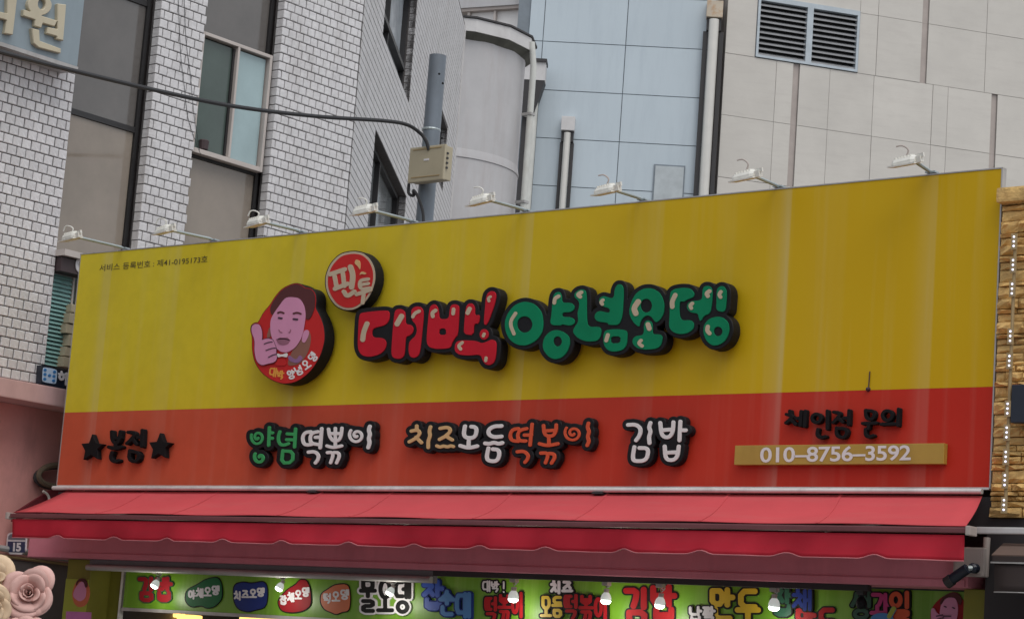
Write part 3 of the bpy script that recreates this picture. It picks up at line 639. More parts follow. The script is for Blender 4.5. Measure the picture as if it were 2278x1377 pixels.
# ------------------------------------------------------------------ blue panelled building
PB = at(1202, 92.6, 55); PB2 = level(1574, 112, PB.z)
BL = Plane((PB.x, PB.y, 0), (PB2-PB))
be = thing('blue_building', 'tall building clad in pale blue metal panels with dark joints', 'building', (PB.x, PB.y, 0))
ub = [-.30, 0.06, BL.uv(1392, 100)[0], BL.uv(1586, 110)[0]]
vrow = [BL.uv(1300, y)[1] for y in (523, 418, 312, 205, 97, -12, -120)]
vrow = [vrow[0]-1.28*k for k in (3, 2, 1)] + vrow
MB().pbox(BL, -.6, ub[3]+.06, 0, 30, -3, -.035).build('wall', M['jointd'], be)
for i in range(3):
    for j in range(len(vrow)-1):
        MB().pbox(BL, ub[i]+.010, ub[i+1]-.010, vrow[j]+.010, vrow[j+1]-.010, -.03, .0).build('panel', M['blue'], be)
MB().pbox(BL, -.06, ub[3], vrow[-2]+.33, vrow[-2]+.43, .001, .06).build('ledge', M['jointd'], be)
ha = BL.uv(1455, 366); hb_ = BL.uv(1520, 445)
hf = MB().pbox(BL, ha[0], hb_[0], ha[1]-1.6, ha[1], .002, .03).build('hatch_frame', M['jointd'], be)
MB().pbox(BL, ha[0]+.04, hb_[0]-.03, ha[1]-1.6, ha[1]-.04, .031, .045).build('hatch_door', M['bluedoor'], hf)
# window wing left of the blue panels, above the tower
PWd = at(1037, 20, 56); PW2 = level(1187, 10, PWd.z); WN = Plane((PWd.x, PWd.y, 0), (PW2-PWd))
ww = thing('window_block', 'white upper storey with a band of bright windows over the tower', 'building', (PWd.x, PWd.y, 0))
uR = WN.uv(1188, 40)[0]; vt = WN.uv(1110, 15)[1]
MB().pbox(WN, -6, uR, vt+.02, vt+4, -2, 0).build('wall', M['plaster'], ww)
MB().pbox(WN, -6, uR, vt-.06, vt+.018, -2, -.04).build('window_head', M['slot'], ww)
fr = MB(); us = [WN.uv(x, 40)[0] for x in (1040, 1098, 1154, 1188)]
for u in us: fr.pbox(WN, u-.06, u, 0, vt-.062, -.3, -.1)
fr.build('window_frame', M['framew'], ww)
for i in range(3): MB().pbox(WN, us[i]+.002, us[i+1]-.062, vt-2.6, vt-.064, -.25, -.2).build('pane', M['white'], ww)  # white pane colour stands in for the reflected sky
MB().pbox(WN, -6, uR, 0, vt-2.602, -.6, -.32).build('lower_wall', M['plaster'], ww)

# ------------------------------------------------------------------ white stone building
PS = at(1640, 122, 55.6); PS2 = level(2278, 220, PS.z)
_pc = BL.hit(1602, 300, .02); ST = Plane((_pc.x, _pc.y, 0), (PS2-PS))
se = thing('stone_building', 'tall white stone clad building with a grey louvre and narrow vertical slots', 'building', (PS.x, PS.y, 0))
u0 = ST.uv(1602, 300)[0]
LV = [ST.uv(1688, 2), ST.uv(1908, 158)]
lu0, lu1, lv0, lv1 = ST.uv(1683, 60)[0], ST.uv(1911, 90)[0], ST.uv(1800, 150)[1]+.02, ST.uv(1800, 10)[1]
H0 = ST.uv(1640, 122)[1]; dz = ST.uv(1640, 122)[1]-ST.uv(1640, 260)[1]
lowv = [u0, ST.uv(1722, 250)[0], ST.uv(1760, 250)[0], ST.uv(1774, 250)[0], ST.uv(1842, 250)[0], ST.uv(1941, 250)[0], ST.uv(2072, 280)[0], ST.uv(2106, 280)[0], ST.uv(2203, 300)[0], ST.uv(2216, 300)[0], ST.uv(2300, 300)[0], ST.uv(2400, 300)[0]]
upv = [u0, lu0, lu1, ST.uv(1951, 100)[0], ST.uv(2050, 100)[0], ST.uv(2064, 100)[0], ST.uv(2193, 120)[0], ST.uv(2330, 120)[0], ST.uv(2400, 120)[0]]
MB().pbox(ST, u0, lowv[-1]+1, 0, 32, -3, -.16).build('wall', M['slot'], se)
MB().pbox(ST, u0+.02, lowv[-1]+1, H0-.02, H0+.012, -.10, .03).build('string_course', M['stone'], se) if False else None
slots_low = {2, 8}; slots_up = {4}; g_ = .006
def stone_rows(vs, lo, hi, slots, skip=()):
    bed = MB()
    for i in range(len(vs)-1):
        if i not in slots and i not in skip: bed.pbox(ST, vs[i]+.001, vs[i+1]-.001, lo+.001, hi-.001, -.139, -.012)
    bed.build('joint_bed', M['jointg'], se)
    for i in slots: MB().pbox(ST, vs[i]+.001, vs[i+1]-.001, lo+.001, hi-.001, -.139, -.05).build('slot_back', M['slot'], se)
    for i in range(len(vs)-1):
        if i in slots or i in skip: continue
        MB().pbox(ST, vs[i]+g_, vs[i+1]-g_, lo+g_, hi-g_, -.14, random.uniform(-.004, .004)).build('stone_panel', M['stone'], se)
for k in range(0, 6):
    stone_rows(lowv, H0-dz*(k+1), H0-dz*k, slots_low if k < 2 else set())
for k in range(0, 4):
    lo, hi = H0+dz*k, H0+dz*(k+1)
    stone_rows(upv, lo, hi, slots_up, (1,) if k == 0 else ())
MB().pbox(ST, u0, upv[-1], H0-7*dz, H0+dz*4, -.159, -.13).build('joint_bed', M['jointg'], se) if False else None
# louvre
lo_ = MB(); t = .075; um = (lu0+lu1)/2+.03
lvb, lvt = H0+.015, max(lv1, H0+dz*1.02)
for a in ((lu0+.012, lu0+t, lvb, lvt), (lu1-t, lu1-.012, lvb, lvt), (um-.08, um+.08, lvb+.06, lvt-.12), (lu0+t, lu1-t, lvb, lvb+.06), (lu0+t, lu1-t, lvt-.12, lvt)): lo_.pbox(ST, *a, -.13, .03)
lo = lo_.build('louvre', M['louvref'], se)
MB().pbox(ST, lu0+t, lu1-t, lvb+.06, lvt-.12, -.155, -.125).build('louvre_back', M['voidm'], lo)
nsl = 10; hs_ = (lvt-.12-lvb-.06)/nsl
for a0, a1 in ((lu0+t+.002, um-.082), (um+.082, lu1-t-.002)):
    for i in range(nsl):
        v = lvb+.06+i*hs_
        MB().hexa([ST.P(a0, v, .01), ST.P(a1, v, .01), ST.P(a1, v+.035, .01), ST.P(a0, v+.035, .01), ST.P(a0, v+hs_*.55, -.12), ST.P(a1, v+hs_*.55, -.12), ST.P(a1, v+hs_*.55+.035, -.12), ST.P(a0, v+hs_*.55+.035, -.12)]).build('louvre_blade', M['louvre'], lo)
if lvt < H0+dz: MB().pbox(ST, lu0+g_, lu1-g_, lvt+g_, H0+dz-g_, -.14, 0).build('stone_panel', M['stone'], se)
# corner pipe with hopper, short pipes on the blue wall
def hopper_pipe(pl, pxt, pxb, r, hw, hh, label, hm, n=.12):
    top = pl.uv(*pxt, n); u, v = top
    o = thing('downpipe', label, 'drainpipe', pl.P(u, 0, n), 'drainpipes on the tall buildings')
    MB().pbox(pl, u-hw, u+hw, v, v+hh, .005, n+.14).build('hopper', M[hm], o, bevel=.015)
    MB().pbox(pl, u-hw*.9, u+hw*.9, v-hh*.75, v-.002, .005, n+.05).build('hopper_throat', M['flash'], o)
    MB().tube([pl.P(u, v-.05, n+.06), pl.P(u, 0, n+.06)], r, 14).build('pipe', M['chrome'], o, smooth=True)
    MB().pbox(pl, u-r*2.0, u-r*1.15, 0, v-hh*.8, .005, n).build('backing_rail', M['flash'], o)
    MB().pbox(pl, u+r*1.15, u+r*2.0, 0, v-hh*.8, .005, n).build('backing_rail', M['flash'], o)
    return o
hopper_pipe(BL, (1589, 42), None, .125, .20, .42, 'tall polished drainpipe in the corner between blue panels and white stone', 'rust', n=.16)
hopper_pipe(BL, (1263, 293), None, .085, .165, .35, 'short steel drainpipe with a pale square hopper on the blue panels', 'plasterd')
hx = thing('downpipe', 'pale drainpipe with a dark angular hopper beside the round tower', 'drainpipe', BL.P(.05, 0, .2))
u, v = BL.uv(1196, 160, .6)
MB().pbox(BL, u-.3, u+.2, v-.25, v+.2, .3, .75).build('hopper', M['plasterd'], hx); MB().pbox(BL, u-.32, u+.22, v+.2, v+.28, .25, .8).build('hopper_cap', M['flash'], hx)
MB().hexa([BL.P(u-.3, v-1.1, .7), BL.P(u-.02, v-1.1, .7), BL.P(u+.2, v-.252, .74), BL.P(u-.3, v-.252, .74), BL.P(u-.3, v-1.1, .3), BL.P(u-.02, v-1.1, .3), BL.P(u+.2, v-.252, .3), BL.P(u-.3, v-.252, .3)]).build('hopper_throat', M['flash'], hx)
MB().tube([BL.P(u-.03, v-.6, .55), BL.P(u-.03, 0, .55)], .10, 12).build('pipe', M['pipew'], hx, smooth=True)
MB().pbox(BL, u-.3, u-.13, 0, v-1.1, .3, .5).build('backing_rail', M['flash'], hx)
MB().tube([BL.P(ub[3]-.02, 0, .1), BL.P(ub[3]-.02, vrow[-2], .1)], .035, 8).build('service_pipe', M['louvref'], be)

# ------------------------------------------------------------------ utility pole, junction box and cables
yp = 3.3
PP = yplane(yp); pt = PP.hit(980, 124); pbm = PP.hit(958, 480)
up_ = thing('utility_pole', 'round grey steel pole with small bolt holes rising behind the yellow sign', 'pole', (pt.x-.06, yp, 0))
r_ = 19.0/F_PX*(pt-CAM).length
xb_ = pt.x-.055
ptop = Vector((xb_+.02, yp, pt.z))
MB().tube([(xb_, yp, 0), ptop], [r_*1.06, r_], 24).build('shaft', M['steel'], up_, smooth=True)
zc_ = PP.hit(980, 290)[2]
MB().lathe((xb_+.01, yp, zc_), [(r_+.008, 0), (r_+.012, .012), (r_+.008, .024)], 20).build('strap', M['galv'], up_)
for px, py in ((977, 165), (985, 186), (983, 308)):
    q = yplane(yp-r_-.002).hit(px, py); MB().lathe(q, [(.012, -.004), (.012, .006)], 8, (0, 1, 0)).build('bolt_hole', M['voidm'], up_)
jb = thing('junction_box', 'beige plastic junction box strapped to the grey pole', 'junction box', (xb_, yp-.3, 5.5))
jp = yplane(yp-.23)
c4 = [jp.hit(*c) for c in ((910, 330), (990, 320), (986, 398), (908, 409))]
x0, x1 = (c4[0].x+c4[3].x)/2, (c4[1].x+c4[2].x)/2; z0j, z1j = (c4[2].z+c4[3].z)/2, (c4[0].z+c4[1].z)/2
MB().box(x0, x1, yp-.23, yp-.19, z0j, z1j).build('lid', M['boxbeige'], jb, bevel=.015)
MB().box(x0+.015, x1-.01, yp-.189, yp-r_-.005, z0j+.01, z1j-.01).build('body', M['boxbeige'], jb, bevel=.01)
MB().box(x0+.05, x1-.05, yp-.235, yp-.2305, z1j-.035, z1j-.025).box(x0+.05, x1-.05, yp-.235, yp-.2305, z0j+.045, z0j+.055).build('lid_rib', M['wire'], jb)
cxm = (x0+x1)/2
MB().box(cxm-.035, cxm+.035, yp-.235, yp-.2305, (z0j+z1j)/2+.03, (z0j+z1j)/2+.05).build('badge', M['mwht'], jb)
for i in range(4):
    MB().box(x1-.002, x1+.010, yp-.20, yp-.175, z0j+.12+i*.05, z0j+.14+i*.05).build('latch', M['flash'], jb)
ends = [(-260, 62), (-60, 101), (0, 116), (160, 157), (340, 200), (520, 237), (700, 259), (850, 269), (905, 278), (935, 297), (948, 314), (954, 334)]
cps = []; dbox = math.hypot(cxm+.05-CAM.x, yp-.2-CAM.y)
for i, (x, y) in enumerate(ends):
    t = min(1, max(0, (x+260)/1190)); cps.append(at(x, y, 15.5+(dbox-15.5)*t**.8))
tag(MB().tube(spline(cps), .0195, 8).build('overhead_cable', M['cable'], smooth=True), 'thick black cable sagging across the brick building to the beige box', 'cable')
kx = [jp.hit(*c) for c in ((945, 408), (948, 425), (962, 430), (975, 425))]
kk = [(xb_-.06, yp-.2, z0j+.0), (xb_-.05, yp-.2, z0j-.1), (xb_+.02, yp-.2, z0j-.13), (xb_+.06, yp-.25, z0j-.09), (xb_+.11, yp-.23, z0j-.16), (xb_+.17, yp-.2, z0j-.33), (xb_+.20, yp-.2, z0j-.6)]
tag(MB().tube(spline(kk), .016, 8).build('drop_cable', M['cable'], smooth=True), 'short black cable looping out under the beige box towards the sign', 'cable')

# ================================================================== SHOP
sh = thing('shop_building', 'low snack shop with pink lintel and olive posts under the red awning', 'shop', (W/2, 1.5, 0))
MB().box(.05, W-.02, .30, 2.9, 2.62, 5.1).build('wall', M['greyw'], sh)
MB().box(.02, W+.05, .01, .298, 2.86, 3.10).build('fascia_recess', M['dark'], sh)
zb0 = SGN.uv(900, 1266)[1]
MB().box(-.30, W-.12, -.02, .25, zb0, 2.76).build('lintel', M['lint'], sh, bevel=.012)
MB().box(-.1, W-.14, -.035, -.021, zb0+.005, zb0+.05).build('lintel_trim', M['lint'], sh)
zq1, zq2 = SGN.uv(700, 1289)[1], SGN.uv(1600, 1302)[1]
MB().box(4.75, W-.9, .0, .05, zq2, zb0-.002).build('track', M['dark'], sh)
MB().box(.55, 4.74, .02, .07, zq1+.012, zb0-.002).build('shutter_housing', M['inner'], sh)
MB().tube([(.55, -.0, zq1+.035), (4.74, -.0, zq1+.035)], .028, 10).build('shutter_rail', M['alud'], sh, smooth=True)
for x in (.20, W-.19): MB().box(x, x+.33, .06, .40, 0, zb0-.003).build('pillar', M['olive'], sh, bevel=.008)
for x in (.30, W-.4): MB().box(x, x+.04, .405, 3.2, 0, 2.49).build('side_wall', M['inner'], sh)
MB().box(.53, .70, .30, .34, 0, zb0-.004).build('inner_post', M['olive'], sh)
MB().box(.705, .735, .28, .32, 0, zb0-.01).build('edge_strip', M['lampw'], sh)
MB().box(.205, .525, .05, .058, 0, 2.30).build('pillar_facing', M['oliveb'], sh)
MB().box(.3, W-.2, 3.2, 3.3, 0, 2.6).build('back_wall', M['inner'], sh)
MB().box(.06, W-.03, .41, 3.2, 2.50, 2.60).build('ceiling', M['inner'], sh)
# ------------------------------------------------------------------ the big sign board
sg = thing('shop_sign', 'huge yellow and red sign board with raised Korean lettering over the shop', 'sign', (W/2, 0, Z0))
ZL, ZR = SGN.uv(145, 916)[1], SGN.uv(2206, 862)[1]; ZM = (ZL+ZR)/2
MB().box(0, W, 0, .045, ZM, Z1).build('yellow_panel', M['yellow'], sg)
MB().box(0, W, 0, .045, Z0, ZM-.001).build('red_panel', M['red'], sg)
MB().box(-.010, W+.012, -.004, .05, Z1+.001, Z1+.010).box(W+.001, W+.012, -.005, .05, Z0-.01, Z1).box(-.009, -.001, -.004, .05, Z0, Z1).build('edge_trim', M['alud'], sg)
MB().box(-.0, W, -.006, .05, Z0-.016, Z0-.001).build('bottom_trim', M['alu'], sg)
MB().box(.15, W-.25, .051, .25, Z0+.02, Z1-.25).build('back_frame', M['dark'], sg)
# seams between the printed sheets
for x in (1.19, 2.41, 3.62, 4.83, 6.04, 7.25, 8.46): MB().box(x, x+.004, -.0018, .0, Z0+.004, Z1-.004).build('sheet_seam', M['alud'], sg) if False else None

FR = .135        # face of the raised letters
def word(name, label, inks, hl, d, fr=FR, th=.095, hm='beige', h=1.2, face=.008):
    allk = Ink()
    for k, m in inks: allk.pos += k.pos
    bk = put(name, allk, SGN, fr, th, M['black'], sg, grow=d, h=h, bevel=.006, holes=False, outer=True); bk['label'] = label
    for k, m in inks: put('letter', k, SGN, fr+face, face, M[m], bk, h=min(h, .8), bevel=.0015)
    for k in hl: put('highlight', k, SGN, fr+face+.0035, .004, M[hm], bk, grow=-.45, h=.6)
    return bk
K = lambda: Ink(770, 600, .17428)
red_word = [
 (K().poly([(165, 570), (210, 545), (520, 515), (550, 545), (548, 640), (500, 710), (330, 745), (325, 865), (470, 870), (512, 920), (500, 1010), (430, 1080), (290, 1115), (190, 1090), (145, 1000), (150, 800)]), 'lred'),
 (K().poly([(615, 540), (640, 505), (700, 500), (745, 530), (755, 600), (755, 695), (820, 700), (857, 740), (850, 800), (810, 840), (755, 852), (745, 1060), (730, 1110), (680, 1140), (610, 1130), (572, 1085), (590, 800)]), 'lred'),
 (K().poly([(835, 500), (880, 470), (940, 468), (982, 510), (985, 600), (965, 800), (945, 1000), (925, 1090), (870, 1128), (815, 1110), (795, 1050), (800, 930), (830, 890), (880, 850), (905, 780), (890, 700), (835, 640), (828, 560)]), 'lred'),
 (K().poly([(1060, 490), (1090, 450), (1130, 438), (1165, 475), (1180, 540), (1185, 630), (1310, 630), (1320, 500), (1340, 450), (1390, 438), (1437, 460), (1440, 520), (1425, 830), (1385, 870), (1350, 930), (1330, 990), (1290, 1005), (1150, 1012), (1060, 990), (1025, 930), (1030, 800)]).hole([(1180, 830), (1190, 750), (1270, 748), (1278, 832)], 1), 'lred'),
 (K().poly([(1525, 480), (1560, 430), (1610, 430), (1640, 480), (1640, 585), (1705, 573), (1690, 690), (1630, 685), (1620, 837), (1500, 820), (1505, 700)], 1), 'lred'),
 (K().poly([(1385, 960), (1410, 915), (1470, 900), (1650, 905), (1730, 940), (1800, 915), (1850, 888), (1900, 905), (1918, 950), (1905, 1130), (1880, 1190), (1830, 1218), (1780, 1210), (1740, 1160), (1715, 1080), (1560, 1095), (1440, 1085), (1385, 1040)]), 'lred'),
 (K().poly([(1780, 370), (1800, 300), (1850, 268), (1900, 285), (1914, 340), (1890, 450), (1800, 702), (1752, 702), (1770, 500)]), 'lred'),
 (K().poly(ell(1758, 825, 57, 70, 12)), 'lred')]
hl = [K().st(34, [(265, 690), (220, 800), (210, 890)]), K().st(36, [(705, 595), (650, 690)]), K().st(24, [(930, 530), (875, 555), (850, 600)]), K().st(26, [(1140, 520), (1095, 550), (1105, 595)]), K().st(25, [(1370, 505), (1365, 560)]), K().st(30, [(1575, 500), (1550, 550)]), K().st(23, [(1480, 930), (1430, 970), (1460, 1012)]), K().st(22, [(1785, 1125), (1780, 1160)]), K().st(20, [(1840, 345), (1810, 365), (1822, 400)]), K().st(22, [(1760, 820), (1750, 845)])]
word('red_lettering', 'large red bubble lettering with an exclamation mark on a black backing', red_word, hl, 9.6)
K = lambda: Ink(1100, 600, .24583)
grn_word = [
 (K().poly([(270, 285), (360, 308), (425, 380), (442, 480), (430, 570), (380, 640), (290, 687), (210, 682), (140, 640), (98, 560), (90, 470), (120, 390), (180, 318)]).hole(ell(272, 495, 72, 76, 12)), 'lgreen'),
 (K().poly([(525, 250), (550, 205), (590, 200), (608, 240), (608, 300), (690, 297), (722, 325), (718, 365), (680, 385), (615, 385), (610, 428), (690, 428), (727, 455), (722, 490), (680, 507), (640, 500), (612, 492), (600, 505), (500, 500), (515, 400)]), 'lgreen'),
 (K().poly([(560, 543), (620, 560), (672, 600), (683, 660), (660, 740), (610, 795), (545, 812), (490, 790), (445, 735), (433, 680), (450, 610), (500, 558)]).hole(ell(570, 648, 40, 47, 12)), 'lgreen'),
 (K().poly([(722, 215), (755, 185), (800, 176), (832, 200), (832, 440), (845, 520), (972, 513), (950, 642), (840, 652), (760, 625), (708, 570), (715, 530), (760, 470), (748, 390), (765, 340), (765, 285), (722, 250)]), 'lgreen'),
 (K().poly([(1085, 180), (1110, 133), (1150, 133), (1170, 180), (1150, 500), (1025, 500), (1030, 480), (930, 470), (903, 435), (910, 395), (950, 370), (1040, 395), (1045, 350), (970, 330), (943, 290), (950, 255), (990, 236), (1060, 262), (1082, 240)]), 'lgreen'),
 (K().poly([(1005, 545), (1100, 536), (1185, 545), (1202, 570), (1195, 680), (1160, 727), (1080, 744), (1020, 727), (983, 670), (985, 580)]).hole([(1052, 603), (1142, 603), (1137, 664), (1050, 666)], 1), 'lgreen'),
 (K().poly([(1235, 290), (1280, 210), (1350, 168), (1430, 168), (1500, 213), (1535, 300), (1532, 390), (1500, 452), (1458, 482), (1420, 425), (1380, 410), (1340, 435), (1315, 480), (1308, 522), (1250, 472), (1213, 390)]).hole(ell(1372, 325, 54, 64, 12)), 'lgreen'),
 (K().poly([(1350, 500), (1365, 463), (1395, 456), (1425, 475), (1430, 520), (1428, 585), (1495, 583), (1520, 605), (1507, 680), (1470, 714), (1370, 724), (1290, 712), (1248, 670), (1248, 625), (1280, 598), (1350, 592)]), 'lgreen'),
 (K().poly([(1585, 210), (1620, 175), (1700, 163), (1770, 168), (1808, 210), (1800, 250), (1740, 270), (1715, 290), (1675, 285), (1670, 350), (1675, 430), (1700, 460), (1780, 455), (1805, 490), (1797, 540), (1740, 577), (1660, 584), (1600, 555), (1576, 510), (1585, 400)]), 'lgreen'),
 (K().poly([(1880, 180), (1900, 148), (1945, 146), (1972, 180), (1967, 300), (1950, 397), (1895, 415), (1862, 472), (1845, 430), (1840, 395), (1770, 387), (1736, 345), (1750, 298), (1790, 283), (1860, 278), (1880, 255)]), 'lgreen'),
 (K().poly([(2008, 180), (2040, 148), (2075, 150), (2100, 190), (2097, 280), (2085, 387), (2003, 370), (2008, 280)]), 'lgreen'),
 (K().poly([(2010, 423), (2070, 433), (2117, 480), (2124, 560), (2090, 642), (2030, 682), (1970, 687), (1913, 640), (1888, 570), (1893, 500), (1940, 443)]).hole(ell(2022, 558, 41, 44, 12)), 'lgreen')]
hl = [K().st(17, [(190, 395), (135, 480), (175, 580)]), K().st(18, [(580, 240), (545, 260), (540, 300)]), K().st(19, [(785, 205), (750, 225), (775, 245)]), K().st(17, [(980, 275), (960, 295), (975, 312)]), K().st(19, [(1025, 590), (1010, 640)]), K().st(26, [(1300, 290), (1258, 350), (1278, 395)]), K().st(23, [(1388, 495), (1400, 532)]), K().st(17, [(1325, 640), (1300, 665), (1335, 690)]), K().st(22, [(1635, 230), (1605, 290), (1608, 335)]), K().st(20, [(1945, 195), (1915, 215), (1930, 238)]), K().st(18, [(1790, 305), (1768, 325), (1780, 348)]), K().st(18, [(2048, 200), (2030, 225), (2045, 248)]), K().st(20, [(1930, 515), (1922, 550), (1945, 575)])]
word('green_lettering', 'large green bubble lettering on a black backing, right of the red word', grn_word, hl, 9.6)
# round badge
K = lambda: Ink(530, 540, .24683)
oval = [(1030, 78), (1120, 90), (1190, 150), (1230, 240), (1234, 340), (1200, 450), (1140, 540), (1050, 602), (960, 607), (880, 570), (820, 490), (788, 400), (788, 300), (830, 190), (920, 100)]
rb = put('round_badge', K().poly(oval), SGN, FR, .10, M['black'], sg, grow=2.4, bevel=.004); rb['label'] = 'round red badge with beige brush lettering above the red word'
put('rim', K().poly(oval), SGN, FR+.005, .005, M['beige'], rb)
put('disc', K().poly(oval), SGN, FR+.009, .004, M['disc'], rb, grow=-4.8)
put('letter', K().st(19, [(825, 285), (960, 240)], [(865, 290), (885, 400)], [(940, 265), (955, 390)], [(870, 415), (985, 370)]).st(24, [(1010, 220), (1035, 290), (1020, 400)]).st(19, [(950, 440), (980, 488), (1045, 440)]), SGN, FR+.014, .005, M['beige'], rb, h=.7)
put('letter', K().st(15, [(1170, 328), (1090, 340), (1095, 422), (1185, 408)], [(1100, 380), (1170, 368)]).st(17, [(1065, 465), (1190, 425)], [(1130, 450), (1120, 540)]), SGN, FR+.014, .005, M['beige'], rb, h=.7)
for p in ([(1060, 148), (1100, 165), (1098, 250), (1080, 215), (1045, 185)], [(1088, 295), (1110, 255), (1158, 275), (1140, 288), (1110, 280)]): put('droplet', K().poly(p), SGN, FR+.014, .005, M['tan'], rb, h=.7)
# portrait badge
head = [(515, 362), (580, 385), (600, 407), (650, 410), (692, 450), (702, 520), (692, 590), (735, 660), (770, 760), (777, 880), (742, 1010), (672, 1130), (590, 1210), (500, 1260), (400, 1270), (300, 1235), (210, 1170), (150, 1080), (125, 960), (128, 850), (110, 790), (120, 740), (150, 722), (180, 724), (225, 632), (290, 560), (330, 490), (400, 410)]
pb_ = put('portrait_badge', K().poly(head, 3), SGN, FR+.02, .12, M['black'], sg, grow=1.6, bevel=.004); pb_['label'] = 'oval red badge printed with a man giving a thumbs up'
lay = FR+.022
def pr(name, k, i, m, h=.8): return put(name, k, SGN, lay+.003*i, .003, M[m], pb_, h=h)
pr('disc', K().poly(head, 3), 1, 'disc', 1)
pr('jacket', K().poly([(600, 780), (640, 790), (657, 860), (640, 960), (600, 1040), (540, 1100), (430, 1112), (490, 960), (570, 880)]), 2, 'jacket')
pr('jacket', K().poly([(285, 740), (250, 860), (300, 850)]), 2, 'jacket')
pr('collar', K().poly([(450, 1005), (520, 1060), (555, 1005), (585, 1045), (530, 1090), (450, 1060)]), 3, 'purple')
pr('ear', K().poly([(590, 790), (632, 783), (637, 830), (600, 905), (568, 890)]), 3, 'skin')
pr('hair', K().poly([(515, 366), (580, 390), (600, 412), (650, 415), (686, 452), (694, 520), (687, 590), (660, 660), (640, 690), (608, 692), (603, 600), (560, 520), (480, 480), (400, 520), (350, 600), (320, 655), (293, 645), (285, 580), (330, 500), (400, 415)]), 3, 'hair')
pr('face', K().poly([(470, 488), (550, 498), (592, 560), (607, 640), (600, 720), (575, 850), (520, 940), (450, 987), (390, 987), (340, 950), (310, 880), (288, 800), (288, 700), (318, 640), (360, 580), (420, 498)]), 4, 'skin')
pr('hair_lock', K().poly([(430, 480), (500, 505), (565, 505), (600, 600), (625, 560), (600, 470), (500, 440)]), 5, 'hair') if False else None
pr('mouth', K().poly([(343, 880), (372, 850), (405, 856), (445, 850), (465, 880), (450, 908), (405, 924), (362, 912)]), 5, 'skin2')
pr('eyes', K().st(9, [(365, 677), (390, 681)], [(497, 688), (530, 691)]), 5, 'line', .5)
pr('brows', K().st(8, [(357, 632), (380, 622), (408, 634)], [(497, 638), (530, 628), (562, 640)]), 5, 'hair', .5)
pr('nose', K().st(4.5, [(365, 785), (375, 803), (392, 808)], [(470, 785), (468, 803), (455, 808)], [(345, 872), (405, 862), (465, 878)]), 5, 'skin2', .5)
pr('shirt', K().poly([(345, 1045), (430, 1045), (435, 1110), (320, 1105)]), 3, 'disc')
pr('bow', K().poly([(345, 993), (390, 1010), (445, 988), (442, 1035), (392, 1022), (355, 1035)]), 5, 'white')
pr('hand_outline', K().poly([(148, 726), (192, 732), (217, 790), (219, 860), (212, 874), (262, 855), (312, 865), (330, 908), (345, 948), (344, 1000), (354, 1040), (334, 1079), (272, 1094), (210, 1110), (162, 1072), (141, 980), (146, 880), (114, 800), (116, 748)]), 5, 'line')
pr('hand', K().poly([(150, 730), (190, 736), (212, 790), (214, 860), (206, 880), (262, 861), (308, 871), (325, 910), (340, 950), (339, 1000), (349, 1040), (330, 1075), (270, 1089), (210, 1105), (165, 1070), (145, 980), (150, 880), (118, 800), (121, 752)]), 6, 'skin')
pr('finger_line', K().st(4, [(233, 912), (270, 896), (305, 893)], [(248, 970), (300, 950), (336, 948)], [(272, 1032), (310, 1010), (342, 1004)]), 7, 'line', .5)
def arc(text, pts, m):
    for ch, (x, y, s_, a) in zip(text, pts):
        k = K(); hangul(k, ch, x-s_/2, y-s_/2, x+s_/2, y+s_/2, 6.5, rot=rad(a)); pr('letter', k, 2, m, .5)
arc('대박', [(312, 1165, 72, 8), (378, 1190, 72, 4)], 'amber'); arc('양념오뎅', [(475, 1187, 74, -12), (545, 1150, 76, -24), (610, 1097, 72, -36), (672, 1030, 74, -52)], 'white')

# small registration line
tag(font('registration_text', '서비스 등록번호 : 제41-0195173호', SGN, .003, (220, 603), (17.1, -1.44), (1.2, -17), M['fadedprint'], sg, bold=.004, spacing=1.0), kind='stuff')
# ------------------------------------------------------------------ red band lettering
def spiral(cx, cy, rx, ry, turns=1.6, a0=0., n=28):
    o = []
    for i in range(n):
        t = i/(n-1); r = .12+.88*t**.85; a = a0-2*math.pi*turns*(1-t); o.append((cx+rx*r*math.cos(a), cy+ry*r*math.sin(a)))
    return o
K = lambda: Ink(530, 910, .23266)
w1 = [
 (K().st(12, spiral(183, 268, 64, 74, 1.45, rad(200))).st(15, [(295, 175), (288, 345)], [(293, 222), (325, 226)], [(290, 275), (323, 278)]).st(15, spiral(205, 460, 56, 60, 1.0, rad(215))), 'lime'),
 (K().st(15, [(395, 215), (378, 270), (388, 330), (430, 346), (478, 328)], [(545, 188), (535, 360)], [(465, 235), (540, 240)], [(460, 290), (540, 292)]).st(15, [(424, 395), (410, 515), (515, 508), (522, 405), (424, 398)], n=1), 'lime'),
 (K().st(16, [(690, 215), (635, 222), (610, 270), (622, 330), (655, 342), (700, 335)], [(758, 215), (705, 225), (682, 270), (690, 325), (758, 336)], [(795, 185), (780, 368)], [(735, 268), (785, 266)], [(668, 410), (730, 403), (768, 440), (758, 485), (735, 512)]), 'white'),
 (K().st(15, [(860, 190), (868, 255), (900, 300), (925, 303), (960, 298), (982, 250), (988, 180)], [(925, 182), (925, 345)], [(875, 232), (980, 232)], [(845, 350), (905, 368), (985, 350)], [(850, 414), (893, 410), (905, 440), (880, 510)], [(915, 412), (955, 414), (965, 450), (937, 512)]), 'white'),
 (K().st(13.5, spiral(1130, 250, 74, 74, 1.4, rad(-140))).st(18, [(1255, 165), (1243, 200), (1258, 240), (1243, 280), (1254, 320), (1240, 365)]), 'white')]
word('menu_lettering', 'green and white menu word on a black backing, left on the red band', w1, [], 9.0, fr=.075, th=.06, h=1.0)
K = lambda: Ink(880, 900, .29851)
